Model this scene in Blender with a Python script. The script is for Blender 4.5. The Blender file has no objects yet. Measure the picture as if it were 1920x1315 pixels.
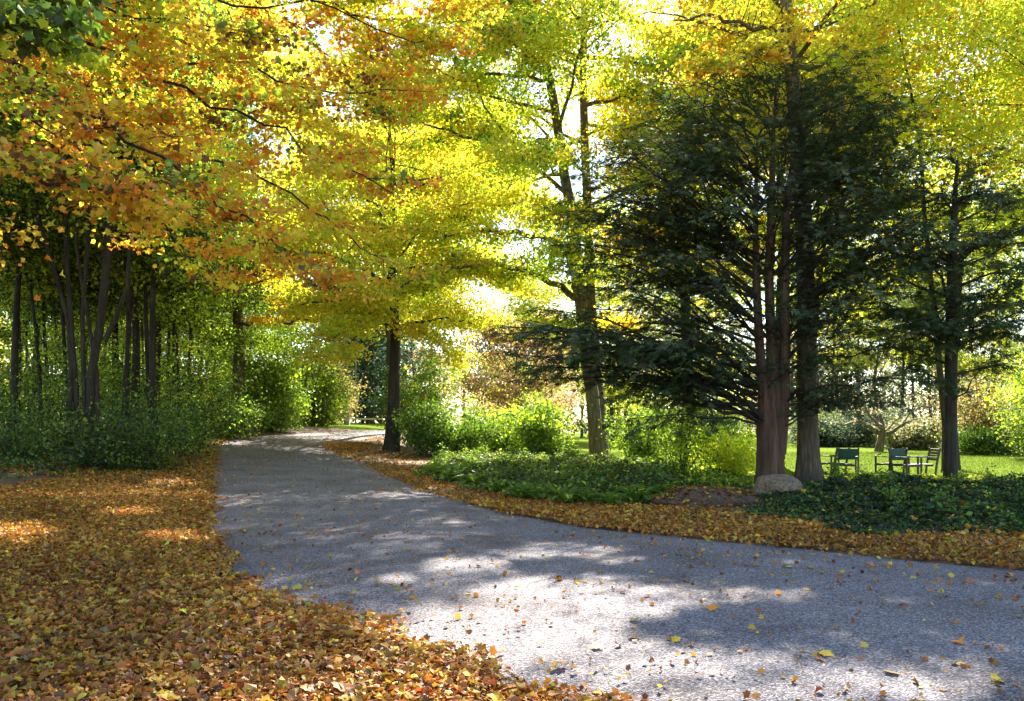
import bpy, bmesh, math
import numpy as np
from math import radians, sin, cos, pi

S = bpy.context.scene
COL = S.collection
F, HZ, EYE = 1500.0, 790.0, 1.6            # focal length and horizon of the photograph (1920 px wide), eye height
SUN_AZ, SUN_EL = radians(13.0), radians(38.0)
SUN = np.array([sin(SUN_AZ) * cos(SUN_EL), cos(SUN_AZ) * cos(SUN_EL), sin(SUN_EL)])

# ------------------------------------------------------------------ maths
def sm(a, b, x):
    t = np.clip((np.asarray(x, float) - a) / (b - a), 0, 1)
    return t * t * (3 - 2 * t)

def terrain(x, y):
    x = np.asarray(x, float); y = np.asarray(y, float)
    z = 1.0 * sm(14, 52, y) * sm(1, -8, x)
    z = z - 0.15 * sm(19, 26, y) * sm(1, 6, x)
    z = z + 0.35 * sm(-7, -16, x) * sm(3, 14, y)
    return z

_Y = np.concatenate([np.arange(1.5, 40, 0.05), np.arange(40, 400, 0.25)])
def gp(px, py):
    x = (px - 960) / F * _Y
    f = EYE - (py - HZ) / F * _Y - terrain(x, _Y)
    k = np.argmax(f <= 0) if (f <= 0).any() else len(_Y) - 1
    return np.array([x[k], _Y[k], float(terrain(x[k], _Y[k]))])

def P(px, py, Y):
    return np.array([(px - 960) / F * Y, Y, EYE - (py - HZ) / F * Y])

def on(px, Y, dz=0.0):
    x = (px - 960) / F * Y
    return np.array([x, Y, float(terrain(x, Y)) + dz])

def inpoly(x, y, poly):
    x = np.asarray(x); y = np.asarray(y)
    r = np.zeros(x.shape, bool)
    n = len(poly)
    for i in range(n):
        x1, y1 = poly[i]; x2, y2 = poly[(i + 1) % n]
        c = ((y1 > y) != (y2 > y)) & (x < (x2 - x1) * (y - y1) / ((y2 - y1) if y2 != y1 else 1e-9) + x1)
        r ^= c
    return r

def polydist(x, y, poly, closed=True):
    d = np.full(np.shape(x), 1e9)
    n = len(poly)
    for i in range(n if closed else n - 1):
        a = np.array(poly[i]); b = np.array(poly[(i + 1) % n]); ab = b - a
        L = max(ab @ ab, 1e-9)
        t = np.clip(((x - a[0]) * ab[0] + (y - a[1]) * ab[1]) / L, 0, 1)
        d = np.minimum(d, np.hypot(x - a[0] - t * ab[0], y - a[1] - t * ab[1]))
    return d

def wob(x, y, s=1.0, seed=0):
    """cheap smooth noise, about -1..1"""
    a = seed * 1.7
    return (np.sin(x * 1.3 * s + 2.1 * np.sin(y * 0.9 * s + a) + a) + np.sin(y * 1.7 * s + 1.7 * np.sin(x * 1.1 * s - a) + 2 * a)
            + 0.6 * np.sin(x * 3.1 * s + y * 2.3 * s + a)) / 2.6

def unit(v):
    v = np.asarray(v, float)
    return v / max(np.linalg.norm(v), 1e-9)

# ------------------------------------------------------------------ road outline
W = lambda x, y: np.array([x, y])
RL = [W(16, -3.5), W(7, 0.5)] + [gp(*q)[:2] for q in [(1190, 1318), (960, 1288), (850, 1236), (700, 1176), (560, 1140), (450, 1108), (400, 1050), (385, 990),
      (392, 930), (402, 880), (407, 850), (408, 834), (440, 820), (520, 814), (600, 810), (700, 806), (770, 805)]]
RR = [W(21, 3), W(11.5, 6.6)] + [gp(*q)[:2] for q in [(1920, 1062), (1700, 1043), (1500, 1022), (1300, 1003), (1100, 984), (960, 960), (880, 940), (800, 918),
      (740, 895), (690, 872), (650, 856), (625, 846), (610, 838), (612, 831), (640, 826), (700, 820), (770, 818)]]
ROAD = RL + RR[::-1]
LAWN = [(3.5, 26), (6, 23.6), (40, 22), (120, 20), (120, 120), (-60, 120), (-34, 66), (-22, 56), (-10, 50), (-3, 38)]
BEDS = None
inroad = lambda x, y: inpoly(x, y, ROAD)
inlawn = lambda x, y: inpoly(x, y, LAWN)

# sun patches on the ground (pixels of the ground point: centre, half axes)
LIT = [(330, 1010, 70, 14), (250, 960, 60, 8), (340, 905, 50, 8), (1290, 1262, 260, 40), (1560, 1290, 260, 22), (1090, 1125, 200, 42), (1230, 1120, 200, 26), (980, 1170, 210, 42), (1000, 1215, 200, 48), (1180, 1250, 250, 45), (1350, 1290, 330, 40), (790, 1205, 110, 34), (1620, 1305, 340, 22),
       (1060, 1035, 130, 17), (880, 1062, 90, 15), (1160, 1052, 60, 10), (1440, 1118, 110, 16), (1880, 1092, 55, 9), (1490, 1058, 40, 6), (740, 1088, 32, 8), (45, 1000, 60, 20), (700, 1185, 50, 14), (430, 828, 45, 5), (560, 815, 60, 3),
       (1720, 868, 330, 24), (1300, 886, 150, 14), (1250, 862, 160, 12), (860, 880, 60, 8), (930, 1120, 70, 14), (1560, 1190, 30, 6), (1700, 1130, 40, 6)]
LR = np.random.default_rng(2)
def lit_mask(p):  # crown leaves to cut away so sun reaches the listed patches
    t = (p[:, 2] - terrain(p[:, 0], p[:, 1])) / SUN[2]
    gx = p[:, 0] - SUN[0] * t; gy = p[:, 1] - SUN[1] * t
    ok = gy > 2.5
    gys = np.where(ok, gy, 3.0)
    gz = terrain(gx, gy)
    px = 960 + gx / gys * F; py = HZ + (EYE - gz) / gys * F
    r = np.zeros(len(p), bool)
    n1 = wob(gx, gy, 2.2, 3) * 0.36 + wob(gx, gy, 5.5, 5) * 0.30 + wob(gx, gy, 12.0, 8) * 0.2 + LR.normal(size=len(p)) * 0.2
    for cx, cy, a, b in LIT:
        d = ((px - cx) / a) ** 2 + ((py - cy) / b) ** 2
        r |= d < 1.05 + n1
    return r & ok & (p[:, 2] > 1.2) & (LR.uniform(size=len(p)) > 0.08)

# ------------------------------------------------------------------ materials
def mat_new(name):
    m = bpy.data.materials.new(name); m.use_nodes = True
    nt = m.node_tree; nt.nodes.clear()
    out = nt.nodes.new('ShaderNodeOutputMaterial')
    return m, nt, out

def nd(nt, typ, **kw):
    n = nt.nodes.new(typ)
    for k, v in kw.items():
        if k in n.inputs.keys() if hasattr(n.inputs, 'keys') else False:
            n.inputs[k].default_value = v
        else:
            setattr(n, k, v)
    return n

def leaf_material(name, trans=0.5, gloss=0.05, rough=0.45, tmul=(1.0, 1.0, 1.0)):
    m, nt, out = mat_new(name); L = nt.links.new
    at = nd(nt, 'ShaderNodeAttribute', attribute_name='tint')
    d = nd(nt, 'ShaderNodeBsdfDiffuse'); t = nd(nt, 'ShaderNodeBsdfTranslucent')
    mul = nd(nt, 'ShaderNodeMix', data_type='RGBA', blend_type='MULTIPLY'); mul.inputs[0].default_value = 1
    mul.inputs[7].default_value = (*tmul, 1)
    L(at.outputs['Color'], mul.inputs[6]); L(at.outputs['Color'], d.inputs['Color']); L(mul.outputs[2], t.inputs['Color'])
    mx = nd(nt, 'ShaderNodeMixShader'); mx.inputs[0].default_value = trans
    L(d.outputs[0], mx.inputs[1]); L(t.outputs[0], mx.inputs[2])
    g = nd(nt, 'ShaderNodeBsdfGlossy'); g.inputs['Roughness'].default_value = rough; g.inputs['Color'].default_value = (0.9, 0.95, 1, 1)
    m2 = nd(nt, 'ShaderNodeMixShader'); m2.inputs[0].default_value = gloss
    L(mx.outputs[0], m2.inputs[1]); L(g.outputs[0], m2.inputs[2]); L(m2.outputs[0], out.inputs['Surface'])
    return m

def ramp(nt, stops):
    r = nt.nodes.new('ShaderNodeValToRGB'); e = r.color_ramp.elements
    while len(e) < len(stops): e.new(0.5)
    for k, (p, c) in enumerate(stops):
        e[k].position = p; e[k].color = (*c, 1)
    return r

def bark_material(name, c1, c2, c3, stretch=0.12, scale=14, bump=0.9, moss=0.0):
    m, nt, out = mat_new(name); L = nt.links.new
    tc = nd(nt, 'ShaderNodeTexCoord'); mp = nd(nt, 'ShaderNodeMapping'); mp.inputs['Scale'].default_value = (1, 1, stretch)
    L(tc.outputs['Object'], mp.inputs['Vector'])
    n = nd(nt, 'ShaderNodeTexNoise'); n.inputs['Scale'].default_value = scale; n.inputs['Detail'].default_value = 6; n.inputs['Roughness'].default_value = 0.65
    L(mp.outputs[0], n.inputs['Vector'])
    n2 = nd(nt, 'ShaderNodeTexNoise'); n2.inputs['Scale'].default_value = 1.6; n2.inputs['Detail'].default_value = 4
    L(tc.outputs['Object'], n2.inputs['Vector'])
    r = ramp(nt, [(0.3, c1), (0.52, c2), (0.72, c3)]); L(n.outputs['Fac'], r.inputs[0])
    r2 = ramp(nt, [(0.45, (0, 0, 0)), (0.68, (1, 1, 1))]); L(n2.outputs['Fac'], r2.inputs[0])
    mx = nd(nt, 'ShaderNodeMix', data_type='RGBA'); mx.inputs[7].default_value = (0.075, 0.085, 0.045, 1)
    mm = nd(nt, 'ShaderNodeMath', operation='MULTIPLY'); mm.inputs[1].default_value = moss
    L(r2.outputs[0], mm.inputs[0]); L(mm.outputs[0], mx.inputs[0]); L(r.outputs[0], mx.inputs[6])
    b = nd(nt, 'ShaderNodeBsdfPrincipled'); b.inputs['Roughness'].default_value = 0.9
    L(mx.outputs[2], b.inputs['Base Color'])
    bp = nd(nt, 'ShaderNodeBump'); bp.inputs['Strength'].default_value = bump; bp.inputs['Distance'].default_value = 0.03
    L(n.outputs['Fac'], bp.inputs['Height']); L(bp.outputs[0], b.inputs['Normal']); L(b.outputs[0], out.inputs['Surface'])
    return m

def plain(name, col, rough=0.7, noise=0.15, scale=20, bump=0.0):
    m, nt, out = mat_new(name); L = nt.links.new
    tc = nd(nt, 'ShaderNodeTexCoord')
    n = nd(nt, 'ShaderNodeTexNoise'); n.inputs['Scale'].default_value = scale; n.inputs['Detail'].default_value = 5
    L(tc.outputs['Object'], n.inputs['Vector'])
    c = np.array(col)
    r = ramp(nt, [(0.3, tuple(c * (1 - noise))), (0.7, tuple(np.minimum(c * (1 + noise), 1)))]); L(n.outputs['Fac'], r.inputs[0])
    b = nd(nt, 'ShaderNodeBsdfPrincipled'); b.inputs['Roughness'].default_value = rough
    L(r.outputs[0], b.inputs['Base Color'])
    if bump:
        bp = nd(nt, 'ShaderNodeBump'); bp.inputs['Strength'].default_value = bump; bp.inputs['Distance'].default_value = 0.02
        L(n.outputs['Fac'], bp.inputs['Height']); L(bp.outputs[0], b.inputs['Normal'])
    L(b.outputs[0], out.inputs['Surface'])
    return m

def ground_material():
    m, nt, out = mat_new('leafy_soil'); L = nt.links.new
    tc = nd(nt, 'ShaderNodeTexCoord')
    v = nd(nt, 'ShaderNodeTexVoronoi'); v.inputs['Scale'].default_value = 11
    L(tc.outputs['Object'], v.inputs['Vector'])
    r = ramp(nt, [(0.0, (0.05, 0.028, 0.012)), (0.3, (0.13, 0.06, 0.02)), (0.55, (0.22, 0.10, 0.03)), (0.8, (0.26, 0.15, 0.04)), (1.0, (0.10, 0.07, 0.03))])
    sep = nd(nt, 'ShaderNodeSeparateColor'); L(v.outputs['Color'], sep.inputs[0]); L(sep.outputs[0], r.inputs[0])
    n = nd(nt, 'ShaderNodeTexNoise'); n.inputs['Scale'].default_value = 0.7; n.inputs['Detail'].default_value = 5; L(tc.outputs['Object'], n.inputs['Vector'])
    mx = nd(nt, 'ShaderNodeMix', data_type='RGBA'); mx.inputs[7].default_value = (0.055, 0.04, 0.022, 1)
    r2 = ramp(nt, [(0.4, (0, 0, 0)), (0.65, (0.8, 0.8, 0.8))]); L(n.outputs['Fac'], r2.inputs[0]); L(r2.outputs[0], mx.inputs[0]); L(r.outputs[0], mx.inputs[6])
    b = nd(nt, 'ShaderNodeBsdfPrincipled'); b.inputs['Roughness'].default_value = 0.9; L(mx.outputs[2], b.inputs['Base Color'])
    bp = nd(nt, 'ShaderNodeBump'); bp.inputs['Strength'].default_value = 0.8; bp.inputs['Distance'].default_value = 0.03
    L(sep.outputs[1], bp.inputs['Height']); L(bp.outputs[0], b.inputs['Normal']); L(b.outputs[0], out.inputs['Surface'])
    return m

def gravel_material():
    m, nt, out = mat_new('gravel'); L = nt.links.new
    tc = nd(nt, 'ShaderNodeTexCoord')
    v = nd(nt, 'ShaderNodeTexVoronoi'); v.inputs['Scale'].default_value = 80; L(tc.outputs['Object'], v.inputs['Vector'])
    sep = nd(nt, 'ShaderNodeSeparateColor'); L(v.outputs['Color'], sep.inputs[0])
    r = ramp(nt, [(0.0, (0.08, 0.078, 0.08)), (0.4, (0.175, 0.17, 0.175)), (0.75, (0.255, 0.25, 0.255)), (1.0, (0.44, 0.43, 0.44))]); L(sep.outputs[0], r.inputs[0])
    n = nd(nt, 'ShaderNodeTexNoise'); n.inputs['Scale'].default_value = 0.8; n.inputs['Detail'].default_value = 7; n.inputs['Roughness'].default_value = 0.6; L(tc.outputs['Object'], n.inputs['Vector'])
    r2 = ramp(nt, [(0.28, (0.70, 0.61, 0.56)), (0.48, (0.98, 0.91, 0.92)), (0.72, (1.19, 1.14, 1.17))]); L(n.outputs['Fac'], r2.inputs[0])
    mx = nd(nt, 'ShaderNodeMix', data_type='RGBA', blend_type='MULTIPLY'); mx.inputs[0].default_value = 1
    L(r.outputs[0], mx.inputs[6]); L(r2.outputs[0], mx.inputs[7])
    b = nd(nt, 'ShaderNodeBsdfPrincipled'); b.inputs['Roughness'].default_value = 0.95; b.inputs['Specular IOR Level'].default_value = 0.12; L(mx.outputs[2], b.inputs['Base Color'])
    v2 = nd(nt, 'ShaderNodeTexVoronoi'); v2.inputs['Scale'].default_value = 62; L(tc.outputs['Object'], v2.inputs['Vector'])
    ad = nd(nt, 'ShaderNodeMath', operation='ADD'); L(v.outputs['Distance'], ad.inputs[0]); L(v2.outputs['Distance'], ad.inputs[1])
    bp = nd(nt, 'ShaderNodeBump', invert=True); bp.inputs['Strength'].default_value = 0.7; bp.inputs['Distance'].default_value = 0.015
    L(ad.outputs[0], bp.inputs['Height']); L(bp.outputs[0], b.inputs['Normal']); L(b.outputs[0], out.inputs['Surface'])
    return m

def lawn_material():
    m, nt, out = mat_new('lawn_turf'); L = nt.links.new
    tc = nd(nt, 'ShaderNodeTexCoord')
    n = nd(nt, 'ShaderNodeTexNoise'); n.inputs['Scale'].default_value = 9; n.inputs['Detail'].default_value = 8; n.inputs['Roughness'].default_value = 0.75; L(tc.outputs['Object'], n.inputs['Vector'])
    r = ramp(nt, [(0.3, (0.075, 0.115, 0.014)), (0.55, (0.12, 0.165, 0.026)), (0.75, (0.18, 0.20, 0.05))]); L(n.outputs['Fac'], r.inputs[0])
    b = nd(nt, 'ShaderNodeBsdfPrincipled'); b.inputs['Roughness'].default_value = 1.0; b.inputs['Specular IOR Level'].default_value = 0.0; L(r.outputs[0], b.inputs['Base Color'])
    bp = nd(nt, 'ShaderNodeBump'); bp.inputs['Strength'].default_value = 0.7; bp.inputs['Distance'].default_value = 0.04
    L(n.outputs['Fac'], bp.inputs['Height']); L(bp.outputs[0], b.inputs['Normal']); L(b.outputs[0], out.inputs['Surface'])
    return m

M = dict(
    leaf=leaf_material('autumn_leaf', 0.66, 0.03, 0.5, (1.0, 1.0, 0.8)),
    green=leaf_material('green_leaf', 0.45, 0.03, 0.45, (1.1, 1.1, 0.7)),
    yew=leaf_material('yew_needles', 0.32, 0.03, 0.5, (1.0, 1.2, 0.7)),
    grass=leaf_material('grass_blade', 0.35, 0.0, 0.5), litter=leaf_material('fallen_leaf', 0.2, 0.025, 0.5, (1, 0.9, 0.8)),
    bark=bark_material('maple_bark', (0.04, 0.029, 0.02), (0.115, 0.085, 0.055), (0.22, 0.17, 0.115), moss=0.4),
    darkbark=bark_material('dark_bark', (0.010, 0.0065, 0.004), (0.028, 0.019, 0.011), (0.06, 0.042, 0.026), moss=0.35),
    yewbark=bark_material('yew_bark', (0.032, 0.016, 0.009), (0.10, 0.055, 0.032), (0.19, 0.115, 0.068), stretch=0.07, scale=11),
    soil=ground_material(), gravel=gravel_material(), lawn=lawn_material(),
    rock=plain('boulder_stone', (0.20, 0.14, 0.085), 0.9, 0.5, 18, 1.0), darkrock=plain('dark_stone', (0.10, 0.06, 0.038), 0.9, 0.6, 18, 1.0),
    wood=plain('chair_wood', (0.05, 0.045, 0.035), 0.6, 0.3, 30), greenboard=plain('green_canvas', (0.018, 0.075, 0.045), 0.7, 0.15, 30), navy=plain('navy_canvas', (0.018, 0.035, 0.09), 0.7, 0.15, 30),
    white=plain('white_paint', (0.40, 0.38, 0.33), 0.6, 0.08, 12), metal=plain('grey_pole', (0.10, 0.15, 0.17), 0.5, 0.1, 8), stake=plain('dark_stake', (0.05, 0.045, 0.04), 0.7, 0.2, 12), orange=plain('orange_tape', (0.75, 0.28, 0.03), 0.6, 0.1, 10),
)

# ------------------------------------------------------------------ objects
def link(o, parent=None):
    COL.objects.link(o)
    if parent is not None: o.parent = parent
    return o

def tag(o, label=None, cat=None, group=None, kind=None):
    if label: o['label'] = label
    if cat: o['category'] = cat
    if group: o['group'] = group
    if kind: o['kind'] = kind
    return o

def thing(name, label, cat, loc, group=None, rz=0.0):
    o = bpy.data.objects.new(name, None); o.empty_display_size = 0.2
    o.location = tuple(float(v) for v in loc); o.rotation_euler = (0, 0, rz)
    return tag(link(o), label, cat, group)

def np_mesh(name, v, sizes, loops, mat, tint=None, smooth=False):
    me = bpy.data.meshes.new(name)
    v = np.ascontiguousarray(v, np.float32)
    me.vertices.add(len(v)); me.vertices.foreach_set('co', v.ravel())
    me.loops.add(len(loops)); me.loops.foreach_set('vertex_index', np.ascontiguousarray(loops, np.int32))
    st = np.zeros(len(sizes), np.int32); st[1:] = np.cumsum(sizes)[:-1]
    me.polygons.add(len(sizes)); me.polygons.foreach_set('loop_start', st)
    me.update(calc_edges=True)
    if tint is not None:
        a = me.attributes.new('tint', 'FLOAT_COLOR', 'FACE')
        t = np.ones((len(sizes), 4), np.float32); t[:, :3] = tint
        a.data.foreach_set('color', t.ravel())
    me.polygons.foreach_set('use_smooth', np.full(len(sizes), bool(smooth)))
    me.materials.append(mat)
    me.validate()
    return me

class Wood:
    """collects tubes and builds ONE mesh"""
    def __init__(s): s.v = []; s.f = []; s.n = 0
    def tube(s, path, r, n=8, flare=0.0, lobes=5, rough=0.0, rng=None):
        path = np.asarray(path, float); k = len(path)
        r = np.asarray(r, float) * np.ones(k)
        t = np.gradient(path, axis=0); t /= np.linalg.norm(t, axis=1)[:, None] + 1e-9
        a = np.cross(t[0], [0.0, 1.0, 0.0]); 
        if np.linalg.norm(a) < 0.2: a = np.cross(t[0], [1.0, 0, 0])
        a = unit(a); th = np.arange(n) * 2 * pi / n
        ph = rng.uniform(0, 6.28) if rng is not None else 0
        V = np.zeros((k, n, 3))
        for i in range(k):
            a = unit(a - t[i] * (a @ t[i])); b = np.cross(t[i], a)
            rr = np.full(n, r[i])
            if flare:
                h = path[i, 2] - path[0, 2]; fl = flare * math.exp(-h / 0.35)
                rr = rr * (1 + fl * (0.65 + 0.5 * np.cos(lobes * th + ph)) + 0.06 * np.cos(3 * th + ph + h * 0.6) + 0.04 * np.cos(5 * th - h))
            elif rough:
                rr = rr * (1 + rough * rng.normal(size=n))
            V[i] = path[i] + rr[:, None] * (np.cos(th)[:, None] * a + np.sin(th)[:, None] * b)
        s.v.append(V.reshape(-1, 3))
        i, j = np.meshgrid(np.arange(k - 1), np.arange(n), indexing='ij'); j2 = (j + 1) % n
        q = np.stack([i * n + j, i * n + j2, (i + 1) * n + j2, (i + 1) * n + j], -1).reshape(-1, 4) + s.n
        s.f.append(q); s.n += k * n
    def build(s, name, mat, parent=None, smooth=True):
        v = np.concatenate(s.v); f = np.concatenate(s.f)
        me = np_mesh(name, v, np.full(len(f), 4), f.ravel(), mat, None, smooth)
        return link(bpy.data.objects.new(name, me), parent)

T4 = np.array([(0, -0.5, 0), (0.34, 0, 0.06), (0, 0.55, 0), (-0.34, 0, 0.06)])
T6 = np.array([(0, -0.5, 0), (0.3, -0.2, 0.05), (0.3, 0.15, 0.06), (0, 0.55, -0.05), (-0.3, 0.15, 0.06), (-0.3, -0.2, 0.05)])
_mp = [(0, -0.5), (0.10, -0.34), (0.37, -0.30), (0.35, -0.10), (0.55, 0.12), (0.33, 0.20), (0.20, 0.34), (0.0, 0.60), (-0.20, 0.34), (-0.33, 0.20), (-0.55, 0.12), (-0.35, -0.10), (-0.37, -0.30), (-0.10, -0.34)]
TM = np.array([(x, y, 0.10 * abs(x) * 2 - 0.12 * y * y) for x, y in _mp])

DENS = 2.0
LSZ = 0.84
class Leaves:
    """collects leaf clusters and builds ONE mesh of single leaf faces"""
    def __init__(s, rng): s.rng = rng; s.c = []; s.sp = []; s.n = []; s.col = []; s.ax = []
    def cluster(s, c, spread, n, col, flat=0.3):
        s.c.append(c); s.sp.append((spread, spread, spread * flat)); s.n.append(n * DENS); s.col.append(col)
    def points(s):
        n = np.maximum(np.asarray(s.n, int), 0)
        C = np.repeat(np.asarray(s.c), n, 0); sp = np.repeat(np.asarray(s.sp), n, 0); col = np.repeat(np.asarray(s.col), n, 0)
        return C + s.rng.normal(size=C.shape) * sp, col
    def build(s, name, mat, parent, size, tmpl=T4, tilt=0.75, cull=True, jit=0.16, off=None, szvar=0.3, up=0.6):
        p, col = s.points()
        off = np.zeros(3) if off is None else np.asarray(off)
        if cull:
            k = ~lit_mask(p + off); p = p[k]; col = col[k]
        g = p[:, 2] + off[2] > terrain(p[:, 0] + off[0], p[:, 1] + off[1]) + 0.03
        p = p[g]; col = col[g]
        me = leaf_mesh(name, s.rng, p, col, mat, size * LSZ, tmpl, tilt, jit, szvar, up)
        return link(bpy.data.objects.new(name, me), parent)

def leaf_mesh(name, rng, p, col, mat, size, tmpl, tilt, jit=0.16, szvar=0.3, up=1.0):
    N = len(p); k = len(tmpl)
    z = rng.normal(size=(N, 3)) * tilt; z[:, 2] += up; z /= np.linalg.norm(z, axis=1)[:, None] + 1e-9
    x = rng.normal(size=(N, 3)); x -= z * (x * z).sum(1)[:, None]; x /= np.linalg.norm(x, axis=1)[:, None] + 1e-9
    y = np.cross(z, x)
    s = size * np.clip(1 + szvar * rng.normal(size=N), 0.35, 1.9)
    curl = 1 + 1.2 * rng.normal(size=N)
    v = p[:, None, :] + s[:, None, None] * (tmpl[None, :, 0:1] * x[:, None] + tmpl[None, :, 1:2] * y[:, None] + (tmpl[None, :, 2:3] * curl[:, None, None]) * z[:, None])
    c = col * np.exp(rng.normal(size=(N, 1)) * jit) * np.exp(rng.normal(size=(N, 3)) * jit * 0.35)
    return np_mesh(name, v.reshape(-1, 3), np.full(N, k), np.arange(N * k), mat, np.clip(c, 0.005, 0.85))

Yl, Gd, YG, GR, DG, OR, DO, BR, PK, TN = [np.array(c) for c in [(0.73, 0.68, 0.05), (0.76, 0.50, 0.04), (0.50, 0.65, 0.05), (0.14, 0.24, 0.03), (0.05, 0.08, 0.016), (0.74, 0.29, 0.03), (0.62, 0.15, 0.025), (0.18, 0.085, 0.03), (0.58, 0.34, 0.26), (0.34, 0.26, 0.12)]]
LGo = np.array((0.20, 0.30, 0.035))
def pick(rng, pal):
    w = np.array([a for a, _ in pal], float); i = rng.choice(len(pal), p=w / w.sum())
    return pal[i][1] * math.exp(rng.normal() * 0.08)

def bend(rng, p0, d, L, curve=0.25, jit=0.12, n=6, droop=0.0):
    """a limb path: starts along d, turns upwards by curve and down by droop towards its tip"""
    d = unit(d); pts = [np.asarray(p0, float)]; st = L / (n - 1)
    for i in range(n - 1):
        u = i / (n - 1)
        d = unit(d + np.array([0, 0, curve * (1 - u) - droop * u]) * 0.5 + rng.normal(size=3) * jit)
        pts.append(pts[-1] + d * st)
    return np.array(pts)

def along(path, t):
    k = len(path) - 1; f = min(max(t, 0), 0.9999) * k; i = int(f); u = f - i
    return path[i] * (1 - u) + path[i + 1] * u, unit(path[i + 1] - path[i])

def foliate(rng, wood, lv, path, r0, pal, nsec=8, sec=0.4, ncl=4, nl=40, spread=0.4, t0=0.25, flat=0.3, droop=0.15, side=1.0, twigs=True, seclen=None, minr=0.006):
    """side twigs along a limb, leaf clusters along the twigs"""
    L = np.linalg.norm(np.diff(path, axis=0), axis=1).sum()
    for i in range(nsec):
        t = t0 + (1 - t0) * (i + rng.uniform(0, 1)) / nsec
        p, d = along(path, t)
        h = unit(np.cross(d, [0, 0, 1.0])) * (1 if i % 2 else -1)
        l = (seclen or L * sec) * (1.15 - 0.6 * t) * rng.uniform(0.7, 1.25)
        dd = unit(h * side + d * rng.uniform(0.4, 1.0) + np.array([0, 0, rng.uniform(-0.35, 0.5)]))
        sp = bend(rng, p, dd, l, 0.1, 0.14, 4, droop)
        if twigs: wood.tube(sp, np.linspace(max(r0 * 0.32 * (1.1 - t), minr), minr * 0.5, 4), 4)
        for j in range(ncl):
            q, _ = along(sp, 0.2 + 0.8 * (j + rng.uniform(0.2, 0.9)) / ncl)
            lv.cluster(q, spread * rng.uniform(0.6, 1.3), int(nl * rng.uniform(0.5, 1.4)), pick(rng, pal), flat)
    lv.cluster(path[-1], spread, nl, pick(rng, pal), flat)

WOB = 0.005
def gen_tree(name, label, cat, base, rng, H, R, cb, r0, pal, nlimb=26, nl=36, size=0.12, bark='bark', leafmat='leaf', tmpl=T4, stem=None, group=None, nsec=8, ncl=4, spread=0.42,
             profile=None, extra=(), flare=0.5, asc=0.45, droop=0.15, cull=True, stems=None, lean=(0, 0), seg=12, dead=0, tilt=0.75):
    """one broadleaf tree as thing > trunk, branches, crown. base: foot; stems: list of (path from foot, radii) in local coordinates"""
    root = thing(name, label, cat, base, group)
    tw, bw, lv = Wood(), Wood(), Leaves(rng)
    if stems is None:
        k = 10; zz = np.linspace(-0.15, H * 0.93, k)
        path = np.stack([lean[0] * np.clip(zz / H, 0, 1) ** 2.2 + np.cumsum(rng.normal(size=k)) * WOB * H, lean[1] * np.clip(zz / H, 0, 1) ** 2.2 + np.cumsum(rng.normal(size=k)) * WOB * H, zz], 1)
        path[0, :2] = 0; path = np.insert(path, 1, path[0] * 0.8 + path[1] * 0.2, 0); path = np.insert(path, 1, path[0] * 0.6 + path[1] * 0.4, 0)
        hh = np.clip(path[:, 2] / H, 0, 1)
        stems = [(path, r0 * (1 - 0.9 * hh ** 0.9))]
    for sp, rad in stems:
        tw.tube(sp, rad, seg, flare if sp is stems[0][0] else flare * 0.5, rng=rng)
    for i in range(nlimb):
        sp, rad = stems[i % len(stems)]
        u = (i + rng.uniform(0, 1)) / nlimb
        z = cb + (H * 0.95 - cb) * u ** 0.9
        j = int(np.argmin(abs(sp[:, 2] - z))); p = sp[j].copy()
        if 0 < j < len(sp) - 1:
            a, b = sp[j - 1 if sp[j, 2] > z else j], sp[j if sp[j, 2] > z else j + 1]
            t = np.clip((z - a[2]) / max(b[2] - a[2], 1e-6), 0, 1); p = a * (1 - t) + b * t
        az = i * 2.399 + rng.normal() * 0.35
        w = (profile(u) if profile else math.sin(pi * (0.18 + 0.74 * u)) ** 0.8) * R
        e = asc * (0.5 + 0.9 * u)
        L = max(w, 0.5) * rng.uniform(0.8, 1.15)
        e = e * rng.uniform(0.3, 1.6) - (0.25 if rng.uniform() < 0.2 else 0)
        d = np.array([cos(az), sin(az), e])
        pa = bend(rng, p, d, L, 0.1, 0.15, 6, droop * rng.uniform(0.3, 2.2))
        rl = max(min(float(rad[j]) * 0.45, 0.02 + L * 0.014), 0.012)
        bw.tube(pa, np.linspace(rl, rl * 0.2, 6), 6)
        if u < 1 and i < nlimb - dead:
            foliate(rng, bw, lv, pa, rl, pal, nsec, 0.42, ncl, nl, spread, droop=droop * rng.uniform(0.3, 2.5), flat=0.55)
    for pa, rl, kw in extra:                       # limbs given one by one (local coordinates)
        pa = np.asarray(pa, float); k0 = np.arange(len(pa)); kk = np.linspace(0, len(pa) - 1, 3 * len(pa))
        pa = np.stack([np.interp(kk, k0, pa[:, q]) for q in range(3)], 1); pa[1:] += rng.normal(size=(len(pa) - 1, 3)) * 0.018 * np.linalg.norm(pa[-1] - pa[0]) * 0.6
        bw.tube(pa, np.linspace(rl, rl * 0.25, len(pa)), 7)
        foliate(rng, bw, lv, pa, rl, kw.pop('pal', pal), **kw)
    b = np.asarray(base, float)
    tw.build('trunk', M[bark], root); bw.build('branches', M[bark], root)
    if lv.c: lv.build('crown', M[leafmat], root, size, tmpl, cull=cull, off=b, tilt=tilt)
    return root

def copy_tree(root, loc, rz, sc, label=None, group=None):
    r = root.copy(); link(r); r.location = tuple(loc); r.rotation_euler = (0, 0, rz); r.scale = (sc, sc, sc)
    if label: r['label'] = label
    if group: r['group'] = group
    for ch in list(root.children):
        c = ch.copy(); link(c, r)
    return r

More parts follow.
